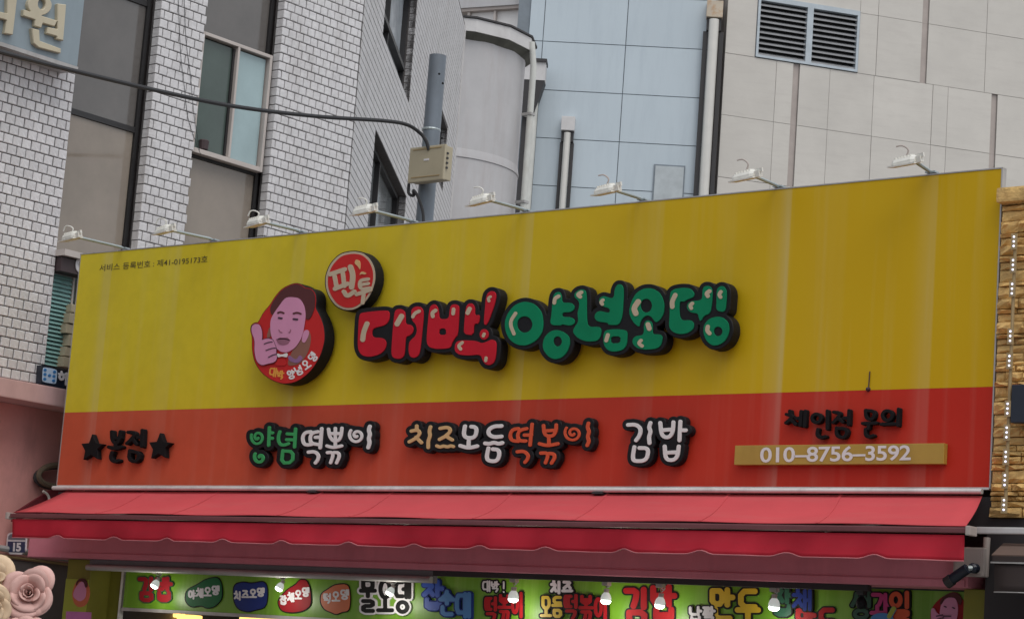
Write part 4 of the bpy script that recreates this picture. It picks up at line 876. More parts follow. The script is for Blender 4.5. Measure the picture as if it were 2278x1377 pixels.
w2 = [
 (K().st(12.5, [(155, 158), (155, 190)], [(115, 196), (165, 186), (182, 215), (150, 250), (100, 276)], [(150, 242), (190, 282)]).st(12.5, [(258, 165), (248, 200), (257, 230), (240, 270), (241, 318)]), 'tan'),
 (K().st(12.5, [(330, 176), (390, 165), (412, 195), (370, 235), (325, 258)], [(375, 235), (420, 262)]).st(12, [(305, 306), (330, 317), (355, 305), (385, 316), (408, 304), (428, 311)]), 'tan'),
 (K().st(14, [(515, 160), (503, 225), (528, 248), (588, 246), (604, 190), (590, 165), (562, 163)], [(545, 250), (540, 318)], [(480, 305), (540, 323), (606, 308)]), 'white'),
 (K().st(14, [(787, 158), (730, 160), (690, 185), (690, 222), (730, 242), (787, 236)], [(665, 287), (700, 292), (730, 279), (765, 292), (793, 284)], [(690, 323), (673, 400), (700, 420), (755, 420), (773, 372), (765, 335), (722, 330)]), 'white'),
 (K().st(12.5, [(912, 178), (870, 184), (849, 225), (860, 266), (912, 272)], [(975, 178), (925, 188), (905, 228), (918, 268), (968, 270)], [(1015, 145), (1000, 300)], [(958, 226), (1010, 226)], [(905, 350), (955, 344), (988, 375), (982, 405), (962, 428)]), 'orange'),
 (K().st(12.5, [(1100, 155), (1105, 215), (1130, 234), (1175, 232), (1195, 190), (1195, 150)], [(1105, 195), (1190, 190)], [(1140, 235), (1140, 290)], [(1070, 290), (1130, 306), (1207, 290)], [(1080, 360), (1125, 358), (1135, 380), (1115, 432)], [(1142, 362), (1180, 366), (1185, 395), (1160, 434)]), 'orange'),
 (K().st(9.8, spiral(1322, 212, 66, 62, 1.5, rad(-140))).st(13, [(1435, 138), (1427, 170), (1442, 200), (1427, 240), (1441, 270), (1426, 302)]), 'orange')]
word('menu_lettering', 'tan, white and orange menu words on a black backing, middle of the red band', w2, [], 9.0, fr=.075, th=.06, h=1.0)
w3 = [
 (K().st(14, [(1730, 150), (1790, 146), (1827, 180), (1817, 230), (1790, 265)], [(1897, 135), (1885, 170), (1900, 200), (1885, 240), (1890, 285)], [(1777, 315), (1763, 400), (1780, 421), (1865, 416), (1882, 350), (1870, 322), (1815, 322)]), 'white'),
 (K().st(14, [(1970, 135), (1978, 215), (2000, 242), (2040, 242), (2065, 200), (2068, 130)], [(1978, 190), (2065, 183)], [(2120, 125), (2113, 265)], [(2118, 190), (2160, 190)], [(2003, 310), (2008, 390), (2030, 413), (2075, 411), (2100, 380), (2108, 310)], [(2008, 357), (2102, 353)]), 'white')]
word('menu_lettering', 'white two-syllable menu word on a black backing, right on the red band', w3, [], 9.0, fr=.075, th=.06, h=1.0)
K = lambda: Ink(160, 930, .10536)
star = [(428, 345), (490, 525), (640, 550), (522, 655), (535, 855), (398, 765), (245, 868), (282, 690), (203, 543), (360, 528)]
for dx, dy in ((0, 0), (1430, -28)):
    o = put('star', K().hard([(x+dx, y+dy) for x, y in star]), SGN, .06, .05, M['starblk'], sg, grow=.8, h=.8, bevel=.004)
put('black_letter', K().st(36, [(830, 285), (832, 430), (870, 510), (935, 530), (985, 470), (1015, 280)], [(835, 425), (1000, 415)], [(910, 520), (910, 600)], [(765, 605), (880, 650), (1025, 605)], [(838, 720), (803, 820), (830, 890), (900, 922), (968, 890)]), SGN, .06, .05, M['starblk'], sg, h=.8, bevel=.004)
put('black_letter', K().st(36, [(1175, 295), (1270, 290), (1325, 340), (1240, 450), (1150, 530)], [(1270, 430), (1350, 545)], [(1475, 255), (1460, 590)], [(1375, 400), (1470, 400)]).st(36, [(1210, 680), (1190, 860), (1290, 920), (1390, 880), (1410, 730), (1210, 690)], n=1), SGN, .06, .05, M['starblk'], sg, h=.8, bevel=.004)
K = lambda: Ink(1620, 880, .21949)
for k in (K().st(17, [(620, 155), (625, 195)], [(585, 188), (650, 205), (625, 240), (580, 275)], [(630, 240), (680, 290)], [(735, 158), (725, 300)], [(778, 155), (768, 308)], [(682, 228), (728, 228)]),
          K().st(17, ell(890, 228, 46, 44, 14)+[(936, 228)], [(1000, 155), (1000, 335)], [(905, 340), (893, 400), (930, 428), (980, 412)]),
          K().st(17, [(1065, 165), (1130, 170), (1112, 220), (1060, 270)], [(1110, 225), (1155, 265)], [(1220, 150), (1215, 290)], [(1170, 225), (1215, 225)], [(1095, 325), (1090, 395), (1130, 425), (1190, 415), (1205, 335), (1095, 328)]),
          K().st(17, [(1388, 148), (1390, 215), (1420, 240), (1470, 232), (1482, 155), (1388, 148)], [(1358, 280), (1495, 275)], [(1422, 280), (1415, 330)], [(1388, 340), (1385, 400), (1420, 420), (1465, 403)]),
          K().st(17, ell(1608, 200, 50, 50, 14)+[(1658, 200)], [(1545, 288), (1685, 284)], [(1722, 135), (1715, 300)])):
    put('script_letter', k, SGN, .05, .04, M['starblk'], sg, h=.8, bevel=.003)
# phone number plate
q = [SGN.uv(*c, .05) for c in ((1635, 992), (2101.5, 984), (2098.5, 1031), (1633, 1034))]
ppx0, ppx1, ppz0, ppz1 = (q[0][0]+q[3][0])/2, (q[1][0]+q[2][0])/2, (q[2][1]+q[3][1])/2, (q[0][1]+q[1][1])/2
pp = MB().box(ppx0, ppx1, -.05, -.002, ppz0, ppz1).build('phone_plate', M['gold'], sg, bevel=.004)
font('phone_number', '010–8756–3592', SGN, .053, (1690, 1027.5), (54.6, -.86), (.9, -46), M['white'], pp, bold=.018, spacing=.945)
MB().tube([SGN.hit(1932, 868, .006), SGN.hit(1935, 826, .006)], .004, 6).build('crack_line', M['line'], sg)
MB().lathe(SGN.hit(1932, 866, .0), [(.018, -.0), (.012, .02), (.004, .024)], 8, (0, -1, 0)).build('screw_head', M['line'], sg)

# ------------------------------------------------------------------ floodlights along the top edge
tips = [(170, 527), (378, 512), (585, 494), (826, 468), (1086, 445), (1366, 423), (1678, 392), (2036, 360)]
bases = [(272, 560), (470, 543), (665, 522), (912, 500), (1165, 480), (1425, 455), (1728, 425), (2068, 392)]
hm = MB(); L_, D_ = .19, .055
pr_ = [(-D_, 0), (-D_*.95, .022), (-D_*.6, .045), (0, .052), (D_*.6, .045), (D_*.95, .022), (D_, 0)]
k0 = len(hm.v); nst = [(-L_, .72), (-L_+.025, 1), (-.03, 1), (0, .8)]
for x, s_ in nst: hm.v += [Vector((x, a*s_, b*s_)) for a, b in pr_]
for i in range(len(nst)-1):
    for j in range(6): hm.f.append((i*7+j, i*7+j+1, i*7+7+j+1, i*7+7+j))
    hm.f.append((i*7+6, i*7, i*7+7, i*7+13))
hm.f += [tuple(range(6, -1, -1)), tuple(range(21, 28))]
for i in range(6): hm.box(-L_+.035+i*.024, -L_+.040+i*.024, -.035, .035, .040, .058)
hme = mesh('housing', hm.v, hm.f); hme.materials.append(M['lampw'])
pm = MB().box(-L_-.015, .0, -D_-.01, D_+.01, -.014, -.003); pme = mesh('glass_plate', pm.v, pm.f); pme.materials.append(M['lampw'])
ym = MB().box(-.025, .035, -.025, .025, -.010, .034).box(.01, .055, -.010, .010, .022, .052); yme = mesh('bracket', ym.v, ym.f); yme.materials.append(M['lampw'])
ordn = ['leftmost', 'second from left', 'third from left', 'fourth from left', 'fifth from left', 'sixth from left', 'seventh from left', 'rightmost']
for i, (t, b) in enumerate(zip(tips, bases)):
    B = SGN.hit(*b, .0); B.z = Z1+.02; B.y = .03
    Tp = xplane(B.x).hit(*t)
    fl = thing('floodlight', 'white floodlight on a steel arm over the sign, %s of the eight' % ordn[i], 'floodlight', tuple(B), 'floodlights along the top of the sign')
    MB().tube([B, Vector((B.x, -.02, B.z+.012)), Tp], .014, 8).build('arm', M['galv'], fl, smooth=True)
    MB().box(B.x-.04, B.x+.04, -.0, .06, Z1+.0225, Z1+.034).build('foot_plate', M['galv'], fl)
    for nm, me_ in (('housing', hme), ('glass_plate', pme), ('bracket', yme)):
        o = link(nm, me_, None, fl, Tp+Vector((.02, 0, .0))); o.rotation_euler = (rad(13), rad(-7+random.uniform(-2, 2)), rad(random.uniform(-4, 4)))
    lp = random.uniform(.4, .62) if i < 5 else random.uniform(.6, .8); P0 = Tp+Vector((-.07, 0, .05))
    pts = [P0, P0+Vector((.01, .0, .06*lp)), P0+Vector((-.03, -.01, .105*lp)), P0+Vector((-.075, -.02, .10*lp))] + ([P0+Vector((-.10, -.02, .01))] if i < 3 else [])
    MB().tube(spline(pts, 5), .006, 6).build('cable_loop', M['lampw'] if i < 5 else M['socket'], fl)

# ------------------------------------------------------------------ awning
aw = thing('awning', 'long red retractable awning with a scalloped valance under the sign', 'awning', (W/2, -.3, 2.8))
YF = -.70; FP = yplane(YF)
tl = SGN.hit(152, 1096); tr = SGN.hit(2190, 1104); fl_ = FP.hit(32, 1142); fr_ = FP.hit(2149, 1167)
zt, zf = (tl.z+tr.z)/2+.005, (fl_.z+fr_.z)/2+.004
NX, NY = 60, 8; vs = []; fs = []
for i in range(NX+1):
    for j in range(NY+1):
        s_, t = i/NX, j/NY; xa = tl.x+(tr.x-tl.x)*s_; xb2 = fl_.x+(fr_.x-fl_.x)*s_
        sag = -.024*math.sin(math.pi*t) + .004*math.sin(s_*43)*t + .009*math.sin(s_*17+2+t)*math.sin(math.pi*t) + .004*math.sin(s_*61+t*3)*math.sin(math.pi*t)
        vs.append((xa+(xb2-xa)*t, -.03+(YF+.03)*t, zt+(zf-zt)*t+sag))
for i in range(NX):
    for j in range(NY): a = i*(NY+1)+j; fs.append((a, a+1, a+NY+2, a+NY+1))
def sheet(name, vs, fs, th, m, parent):
    o = link(name, mesh(name, vs, fs, True), m, parent); md = o.modifiers.new('thick', 'SOLIDIFY'); md.thickness = th; md.offset = 0; return o
sheet('canopy', vs, fs, .004, M['awnpale'], aw)
for q_ in range(1, 9):          # stitched joins between the canvas widths
    i = round(NX*q_/9+(.6 if q_ % 2 else -.4)); p_ = [Vector(vs[i*(NY+1)+j])+Vector((0, 0, .0035)) for j in range(NY+1)]
    mb = MB(); mb.v = [a+Vector((dx, 0, dz)) for a in p_ for dx, dz in ((-.012, 0), (.012, 0), (.012, .002), (-.012, .002))]
    for j in range(NY): mb.f += [(j*4+a, j*4+(a+1) % 4, j*4+4+(a+1) % 4, j*4+4+a) for a in range(4)]
    mb.build('canvas_seam', M['awnpale'], aw)
MB().box(fl_.x-.03, fr_.x+.02, YF-.026, YF+.03, zf-.050, zf-.012).build('front_bar', M['barred'], aw, bevel=.01)
MB().box(fl_.x-.04, fr_.x+.012, YF-.032, YF-.027, zf-.048, zf-.040).build('bar_line', M['barred'], aw)
for x in (fl_.x-.065, fr_.x+.022): MB().box(x, x+.034, YF-.05, YF+.05, zf-.066, zf-.004).build('end_cap', M['socket'], aw, bevel=.008)
zv = sum(FP.hit(x, y).z for x, y in ((700, 1213), (1200, 1226), (1800, 1236)))/3
notch = [FP.hit(x, y).x for x, y in ((130, 1192), (250, 1201), (372, 1205), (500, 1210), (630, 1215), (782, 1220), (918, 1222), (1066, 1224), (1213, 1227), (1388, 1229), (1563, 1231), (1751, 1233), (1948, 1233)) if True]
vs = []; fs = []; NX = 260; NY = 6
for i in range(NX+1):
    x = fl_.x+(fr_.x-fl_.x)*i/NX; d = min(abs(x-q_) for q_ in notch); zz = zv+(.028*(.5+.5*math.cos(math.pi*d/.13)) if d < .13 else 0)
    for j in range(NY+1):
        t = j/NY; vs.append((x, YF-.014+.012*t*math.sin(x*9.1+.8*math.sin(x*2))+.016*t*math.sin(x*3.7+1)+.016*t*t*math.sin(x*1.3)+.006*t*math.sin(x*23+3*math.sin(x*.9)+t*2), zf-.062+(zz-zf+.062)*t))
for i in range(NX):
    for j in range(NY): a = i*(NY+1)+j; fs.append((a, a+1, a+NY+2, a+NY+1))
sheet('valance', vs, fs, .003, M['awning'], aw)
hemp = [Vector(vs[i*(NY+1)+NY])+Vector((0, -.002, 0)) for i in range(NX+1)]
MB().tube(hemp, .0045, 6).build('hem', M['hem'], aw)
for x in (1.2, 5.0, 8.8): MB().tube([(x, -.0, zt-.12), (x+.35, -.35, zt-.2), (x, YF+.02, zf-.04)], .018, 8).build('folding_arm', M['alud'], aw)
MB().tube([(.02, -.06, Z0-.034), (W-.02, -.06, Z0-.034)], .0195, 10).build('roller_tube', M['alu'], aw, smooth=True)
for x in (3.35, 6.36): MB().box(x, x+.10, -.085, -.0, Z0-.066, Z0-.052).build('tube_clip', M['flash'], aw)
# folded rusty red side flap and its rope left of the awning
sf = thing('side_flap', 'dark red canvas flap folded against the pink wall left of the awning', 'canvas flap', (XB+.1, -.2, 2.9))
pl = xplane(XL+.14)
q = [pl.hit(*c) for c in ((112, 1090), (160, 1085), (165, 1120), (28, 1160), (34, 1140))]
MB().add([*q]+[p_-Vector((.03, 0, 0)) for p_ in q], [(0, 1, 2, 3, 4), (9, 8, 7, 6, 5)]+[(i, (i+1) % 5, 5+(i+1) % 5, 5+i) for i in range(5)]).build('canvas', M['awnside'], sf)
MB().tube(spline([pl.hit(96, 1092, .03), pl.hit(106, 1100, .03), pl.hit(109, 1112, .03), pl.hit(98, 1118, .03)], 5), .012, 8).build('rope_knot', M['lampw'], sf)
rg = thing('rope_ring', 'oval brown rope ring hanging on the pink wall behind the sign', 'ring', (XB+.05, .2, 3.2))
pl = xplane(XL+.08); ring = [pl.hit(x, y) for x, y in ell(128, 1058, 42, 24, 26)]
MB().tube(ring+[ring[0], ring[1]], .028, 8, cap=False).build('rope', M['rope'], rg, smooth=True)
ring2 = [pl.hit(x, y, -.03) for x, y in ell(124, 1062, 46, 23, 26)]
MB().tube(ring2+[ring2[0], ring2[1]], .022, 8, cap=False).build('inner_band', M['flash'], rg, smooth=True)

# ------------------------------------------------------------------ house number plate
hn = thing('house_number_plate', 'small navy house number plate reading 15 at the left end of the lintel', 'number plate', (-.2, -.05, 2.6))
pl = yplane(-.03)
ou_ = [(-2.5, 1237), (-1, 1237)]
K = lambda: Ink(0, 1150, .16484)
put('border', K().poly([(95, 240), (130, 205), (330, 200), (358, 240), (345, 505), (75, 495)], 1), pl, .012, .011, M['mwht'], hn, h=.6)
put('upper_field', K().hard([(112, 255), (140, 225), (330, 222), (340, 305), (108, 300)]), pl, .015, .003, M['plateg'], hn, h=.5)
put('lower_field', K().hard([(104, 325), (337, 330), (333, 477), (98, 468)]), pl, .015, .003, M['plate'], hn, h=.5)
font('number', '15', pl, .018, (25, 1224.5), (23, .5), (1.2, -25), M['mwht'], hn, bold=.045, spacing=.9)

# ------------------------------------------------------------------ menu board
MP = yplane(.26); mz1 = zb0-.03
ms = thing('menu_sign', 'long lime green menu board with colourful Korean dish names under the lintel', 'menu board', (W/2, .27, 2.2))
mx0, mx1 = MP.uv(276, 1320)[0], MP.uv(2180, 1340)[0]; mz0 = MP.uv(500, 1362)[1]
MB().box(mx0, mx1, .26, .30, mz0, mz1+.02).build('board', M['green'], ms)
MB().box(mx0-.01, mx1, .255, .31, mz0-.03, mz0-.001).build('bottom_frame', M['alud'], ms)
mlev = [0]
def menu(text, box, r, col, out='mblk', grow=4, slope=0., label=None, rot=0.):
    mlev[0] = (mlev[0]+1) % 5; e = .0042*mlev[0]
    k = hangul(Ink(), text, *box, r, slope, rot)
    o = put('dish_name', k, MP, .006+e, .005+e, M[out], ms, grow=grow, h=1.1, holes=False)
    put('letter', k, MP, .0085+e, .0025, M[col], o, h=.9)
    return o
def blob(text, pts, col, box, slope, r=2.0):
    o = put('dish_cloud', Ink().poly(pts), MP, .006, .005, M['mblk'], ms, grow=2.4, h=1.2)
    put('cloud', Ink().poly(pts), MP, .009, .003, M[col], o, h=1.2)
    put('letter', hangul(Ink(), text, *box, r, slope), MP, .012, .003, M['mwht'], o, h=.7)
menu('김밥', (306, 1286, 384, 1334), 4.6, 'mdred', 'mdgrn', 2)
blob('야채오뎅', [(415, 1312), (440, 1300), (458, 1288), (485, 1283), (493, 1300), (494, 1330), (478, 1348), (460, 1352), (448, 1345), (425, 1350), (412, 1335)], 'mgrn', (418, 1308, 488, 1326), -.18)
blob('치즈오뎅', [(520, 1300), (540, 1294), (560, 1298), (588, 1292), (595, 1310), (592, 1350), (565, 1356), (552, 1360), (530, 1354), (520, 1335)], 'mnavy', (520, 1312, 588, 1329), -.16)
blob('잡채오뎅', [(617, 1335), (640, 1310), (658, 1300), (668, 1288), (682, 1290), (690, 1310), (692, 1345), (675, 1358), (650, 1362), (625, 1358)], 'mdred', (622, 1316, 688, 1334), -.36)
blob('떡오뎅', [(714, 1320), (730, 1310), (745, 1300), (775, 1298), (779, 1330), (776, 1358), (760, 1360), (748, 1366), (735, 1360), (722, 1355), (713, 1340)], 'morg', (718, 1316, 776, 1336), -.22)
menu('물오뎅', (799, 1291, 914, 1359), 4.6, 'mblk', 'mwht', 4.2, .03)
menu('찹', (938, 1293, 988, 1352), 5.0, 'mblue', 'mnavy', 2.5)
menu('순대', (976, 1318, 1048, 1368), 4.6, 'mlblue', 'mnavy', 2.5, .14)
menu('대박!', (1072, 1293, 1130, 1315), 1.8, 'mwht', 'mblk', 3.4, .05)
menu('떡볶이', (1077, 1324, 1166, 1376), 3.5, 'mred', 'mblk', 3.2, -.16)
menu('치즈', (1224, 1294, 1274, 1318), 3.3, 'mwht', 'mblk', 3.6)
menu('모듬', (1202, 1328, 1252, 1370), 3.4, 'myel', 'mblk', 3.4)
menu('떡볶이', (1253, 1326, 1354, 1376), 3.7, 'mred', 'mblk', 3.2, .06)
menu('김밥', (1386, 1308, 1506, 1382), 6.6, 'mred', 'mblk', 3.6, -.10)
menu('만두', (1578, 1313, 1692, 1376), 6.2, 'myel', 'mblk', 4.2, .05)
menu('납짝', (1532, 1350, 1592, 1382), 3.2, 'mwht', 'mblk', 3.2)
menu('잡', (1714, 1308, 1766, 1366), 5.0, 'mdgrn', 'mblk', 3.0)
menu('채', (1760, 1314, 1808, 1354), 4.2, 'mnavy', 'mblk', 3.0)
menu('만두', (1770, 1356, 1862, 1402), 5.4, 'mred', 'mblk', 3.2)
menu('생', (1890, 1318, 1940, 1374), 4.2, 'mdgrn', 'mblk', 3.0)
menu('과', (1934, 1322, 1982, 1366), 4.4, 'mpink', 'mblk', 3.0)
menu('일', (1976, 1318, 2030, 1378), 5.0, 'orange', 'mblk', 3.6)
o = put('fruit_print', Ink().poly(ell(1962, 1376, 26, 14, 12)).st(6, [(1978, 1372), (1988, 1354)]), MP, .033, .003, M['mlblue'], ms, h=1.1)
put('fruit_leaf', Ink().st(5, [(1978, 1370), (1988, 1353)]), MP, .036, .003, M['oliveb'], ms, h=1.)
for x0_, y0_, t_ in ((340, 1331, '줄'), ):
    pass
# portrait on the menu board, cut by the frame edge, and the round mark beside it
k = lambda: Ink(1860, 1200, .18349)
put('portrait_back', k().poly([(1390, 630), (1480, 640), (1530, 720), (1590, 800), (1605, 900), (1580, 1100), (1300, 1200), (1150, 1050), (1140, 850), (1240, 720)]), MP, .006, .005, M['mdred'], ms)
put('portrait_hair', k().poly([(1390, 635), (1480, 645), (1535, 720), (1500, 810), (1450, 700), (1330, 700), (1270, 800), (1250, 760), (1300, 680)]), MP, .010, .004, M['hair'], ms)
put('portrait_face', k().poly([(1380, 690), (1450, 710), (1480, 800), (1470, 950), (1400, 1060), (1300, 1030), (1250, 930), (1265, 800), (1310, 710)]), MP, .010, .004, M['skin'], ms)
put('portrait_hand', k().poly([(1150, 830), (1190, 825), (1220, 890), (1290, 920), (1300, 1060), (1180, 1080), (1150, 960)]), MP, .014, .004, M['skin'], ms)
put('portrait_line', k().st(7, [(1310, 805), (1330, 815)], [(1410, 820), (1432, 830)], [(1300, 925), (1385, 925)], [(1215, 925), (1290, 910)], [(1230, 960), (1300, 945)]), MP, .018, .003, M['line'], ms, h=.5)
put('round_mark', k().poly(ell(1670, 735, 60, 105, 14)).hole(ell(1672, 735, 48, 90, 12)), MP, .008, .006, M['mwht'], ms, h=.7)
put('round_mark_disc', k().poly(ell(1672, 735, 48, 90, 12)), MP, .006, .005, M['mdred'], ms, h=.8)
# stickers on the left post
so = thing('portrait_sticker', 'oval red portrait sticker on the left olive post', 'sticker', (.36, .05, 2.1))
PP2 = yplane(.05); k = lambda: Ink(0, 1150, .16484)
put('oval', k().poly([(1090, 820), (1160, 840), (1210, 960), (1215, 1050), (1170, 1180), (1070, 1222), (1000, 1170), (970, 1050), (985, 960), (1030, 860)]), PP2, .004, .003, M['orangesign'], so)
put('face', k().poly([(1090, 860), (1140, 880), (1165, 980), (1150, 1090), (1080, 1140), (1010, 1100), (980, 1050), (1010, 960)]), PP2, .007, .003, M['skin'], so)
put('hair', k().poly([(1090, 815), (1165, 840), (1185, 920), (1150, 960), (1130, 870), (1060, 860), (1020, 940), (1030, 860)]), PP2, .010, .003, M['hair'], so)
ps = thing('pink_notice', 'pink notice with dark blue lettering on the left olive post', 'notice', (.36, .05, 1.9))
put('sheet', Ink().hard([(147, 1359), (203, 1361), (201, 1410), (145, 1408)]), PP2, .004, .003, M['sticker'], ps)
font('lettering', 'Em', PP2, .008, (157, 1392), (18, .4), (1, -19), M['mnavy'], ps, bold=.03)
os_ = thing('orange_notice', 'small orange notice hanging beside the right olive post', 'notice', (W+.1, .04, 2.3))
pl = yplane(.03)
put('sheet', Ink().hard([(2194, 1308), (2207, 1309), (2206, 1341), (2192, 1340)]), pl, .02, .015, M['orangesign'], os_, h=.6)
put('slot', Ink().st(.9, [(2201, 1316), (2200, 1326)]), pl, .022, .002, M['line'], os_, h=.3)
# warm lamps inside the shop
for i, (a, b, zz) in enumerate((((330, 1362), (392, 1366), 1.3), ((352, 1356), (388, 1360), 2.2), ((398, 1360), (458, 1366), 2.2), ((393, 1372), (430, 1376), 1.3), ((532, 1371), (588, 1377), 1.6), ((592, 1376), (650, 1380), 1.8))):
    pl = yplane(zz); A = pl.hit(*a); B2 = pl.hit(*b)
    o = MB().box(A.x, B2.x, zz, zz+.12, A.z-.03, A.z+.03).build('tube_lamp', M['warm'], bevel=.015)
    tag(o, 'warm yellow tube lamp inside the shop, ' + ('nearest the left post below', 'just above the leftmost', 'second from the left in the upper pair', 'short one low between two others', 'under the orange cloud of the menu', 'furthest right under the menu')[i], 'lamp', 'warm tube lamps inside the shop')

# ------------------------------------------------------------------ bulbs hanging from the lintel
bulbs = [(345, 1300, 9, -25), (622, 1306, 9, -25), (868, 1316, 9, -25), (1142, 1328, 12, 0), (1348, 1332, 12, 5), (1468, 1342, 12, -5), (1722, 1346, 13, 0), (1916, 1342, 12, 0)]
bl_lab = ['over the dark red leftmost dish name', 'between the navy and red clouds of the menu', 'over the black and white dish name', 'over the red dish name right of the blue one', 'over the end of the yellow and red dish name', 'over the large red dish name', 'beside the yellow dumpling dish name', None]
for i, (px, py, r0, tilt) in enumerate(bulbs):
    yb = .08; pl = yplane(yb); c = pl.hit(px, py); rr = r0/F_PX*(c-CAM).length*1.0
    off = (i == 7)
    lab = 'unlit black lamp holder hanging over the green and pink dish name' if off else 'lit bulb %s' % bl_lab[i]
    o = thing('hanging_bulb', lab, 'light bulb', tuple(c), 'bulbs hanging under the lintel')
    ax = Vector((math.sin(rad(tilt))*.6, -abs(math.sin(rad(tilt)))*.9, -1)).normalized()
    top = c-ax*rr*2.1
    mm = M['black'] if off else M['bulbg']
    MB().lathe(c, [(rr*.45, -rr*1.25), (rr*.8, -rr*.8), (rr, -rr*.2), (rr*.97, rr*.3), (rr*.7, rr*.78), (rr*.3, rr*.97), (.001, rr*1.0)], 18, ax).build('bulb', mm, o, smooth=True)
    MB().lathe(c, [(rr*.5, -rr*1.9), (rr*.5, -rr*1.2)], 12, ax).build('socket', M['black' if off else 'socket'], o)
    zt_ = (zq2 if i > 2 else zq1+.03)+.012
    MB().tube(spline([top, top+Vector((-.025, 0, .05)), (c.x-.012, yb, zt_-.03), (c.x, yb, zt_)], 5), .005, 6).build('cord', M['flash' if off else 'wire'], o)
    MB().tube(spline([top, top+Vector((.03, 0, .03)), (c.x+.014, yb, zt_-.05), (c.x, yb, zt_)], 5), .004, 6).build('cord', M['flash' if off else 'pipew'], o)
    MB().box(c.x-.028, c.x+.028, yb-.03, yb+.02, zt_-.038, zt_+.022).build('clip', M['flash' if off else 'socket'], o, bevel=.004)
    if not off:
        # lit crescents of the lamp's phosphor shell
        MB().lathe(c, [(rr*.985, rr*.32), (rr*.88, rr*.60), (rr*.60, rr*.87)], 18, ax).build('lit_shell', M['bulbl'], o, smooth=True)
        ld = bpy.data.lights.new('bulb_glow', 'POINT'); ld.energy = 1.6; ld.color = (1, .97, .86); ld.shadow_soft_size = .05
        lo2 = bpy.data.objects.new('bulb_glow', ld); COL.objects.link(lo2); lo2.parent = o; lo2.matrix_parent_inverse = pinv(o); lo2.location = c+ax*(rr+.07)

# ------------------------------------------------------------------ right end: meter box, pipe and security camera
eb = thing('meter_box', 'grey steel meter box at the right end of the lintel', 'meter box', (W-.2, -.06, 2.6))
pl = yplane(-.10); A = pl.uv(2122, 1216); B2 = pl.uv(2188, 1282)
MB().box(A[0], B2[0], -.10, -.023, B2[1], A[1]).build('box', M['slot'], eb, bevel=.01); MB().box(A[0]+.02, B2[0]-.02, -.106, -.101, B2[1]+.02, A[1]-.02).build('door', M['slot'], eb)
tag(MB().tube([yplane(-.05).hit(2196, 1195), yplane(-.05).hit(2190, 1282)], .024, 10).build('conduit_pipe', M['socket'], smooth=True), 'short white conduit right of the grey meter box', 'pipe')
sc = thing('security_camera', 'black security camera pointing down beside the grey meter box', 'camera', (W-.2, -.2, 2.55))
pl = yplane(-.22); a, b = pl.hit(2118, 1288), pl.hit(2152, 1264); d = (b-a).normalized()
MB().tube([a, b], .036, 12).build('body', M['navy'], sc, smooth=True); MB().tube([a-d*.05, a-d*.0005], .041, 12).build('hood', M['flash'], sc)
MB().tube([a-d*.055, a-d*.051], .03, 10).build('lens', M['glassgr'], sc)
MB().lathe(pl.hit(2158, 1262)+Vector((0, .06, 0)), [(.034, -.02), (.034, .03), (.02, .045)], 12, (0, -1, 0)).build('mount', M['navy'], sc)
MB().tube([b, pl.hit(2158, 1262)+Vector((0, .03, 0))], .02, 8).build('bracket', M['galv'], sc)

# ------------------------------------------------------------------ neighbouring stone-faced shop on the right
ns = thing('stone_shop', 'neighbouring shop front faced with golden split stone, right edge', 'building', (W+1.5, .2, 0))
xs0 = W+.018; zst = SGN.uv(2250, 424)[1]; zsb = SGN.uv(2240, 1152)[1]
MB().box(xs0, W+4, .06, 3, 0, zst).build('wall', M['gbase'], ns)
random.seed(11)
def rough_stone(x0, x1, z0, z1, d):
    mb = MB(); nx, nz = 4, 3; vs = []; fs = []
    for j in range(nz+1):
        for i in range(nx+1):
            e = (i in (0, nx)) or (j in (0, nz)); y = -d*random.uniform(.45, 1.1)*(0.5 if e else 1)
            vs.append((x0+(x1-x0)*i/nx, y, z0+(z1-z0)*j/nz+(0 if e and j in (0, nz) else random.uniform(-.008, .008))))
    for j in range(nz):
        for i in range(nx): a = j*(nx+1)+i; fs.append((a, a+1, a+nx+2, a+nx+1))
    k = len(vs); ring_ = [i for i in range(nx+1)] + [j*(nx+1)+nx for j in range(1, nz+1)] + [nz*(nx+1)+i for i in range(nx-1, -1, -1)] + [j*(nx+1) for j in range(nz-1, 0, -1)]
    vs += [(vs[i][0], .062, vs[i][2]) for i in ring_]; n_ = len(ring_)
    for i in range(n_): fs.append((ring_[i], ring_[(i+1) % n_], k+(i+1) % n_, k+i))
    return mesh('stone', vs, fs)
znav0, znav1 = SGN.uv(2260, 946)[1], SGN.uv(2260, 862)[1]
for xa, xb3, dd in ((xs0+.004, xs0+.29, .055), (xs0+.30, xs0+.86, .035)):
    z = zsb
    while z < zst-.02:
        h_ = min(random.choice((.032, .042, .055, .07, .085)), zst-z); x = xa
        while x < xb3-.01:
            l_ = min(random.uniform(.07, .26), xb3-x)
            if l_ > .03: link('stone', rough_stone(x+.003, x+l_-.003, z+.003, z+h_-.003, dd*random.uniform(.35, 1.6)), M['gstone'], ns)
            x += l_
        z += h_
MB().box(xs0-.004, xs0+1.3, -.095, .05, zst-.10, zst+.005).build('cap_stone', M['gstone'], ns, bevel=.02)
MB().box(xs0+.02, xs0+1.3, -.09, -.08, SGN.uv(2250, 520)[1], SGN.uv(2250, 478)[1]).build('niche', M['gbase'], ns) if False else None
nb_ = MB().box(yplane(-.13).uv(2249, 900)[0], xs0+1.6, -.13, -.06, znav0, znav1).build('navy_panel', M['navy'], bevel=.006); tag(nb_, 'dark navy panel fixed to the golden stone at the right edge', 'panel')
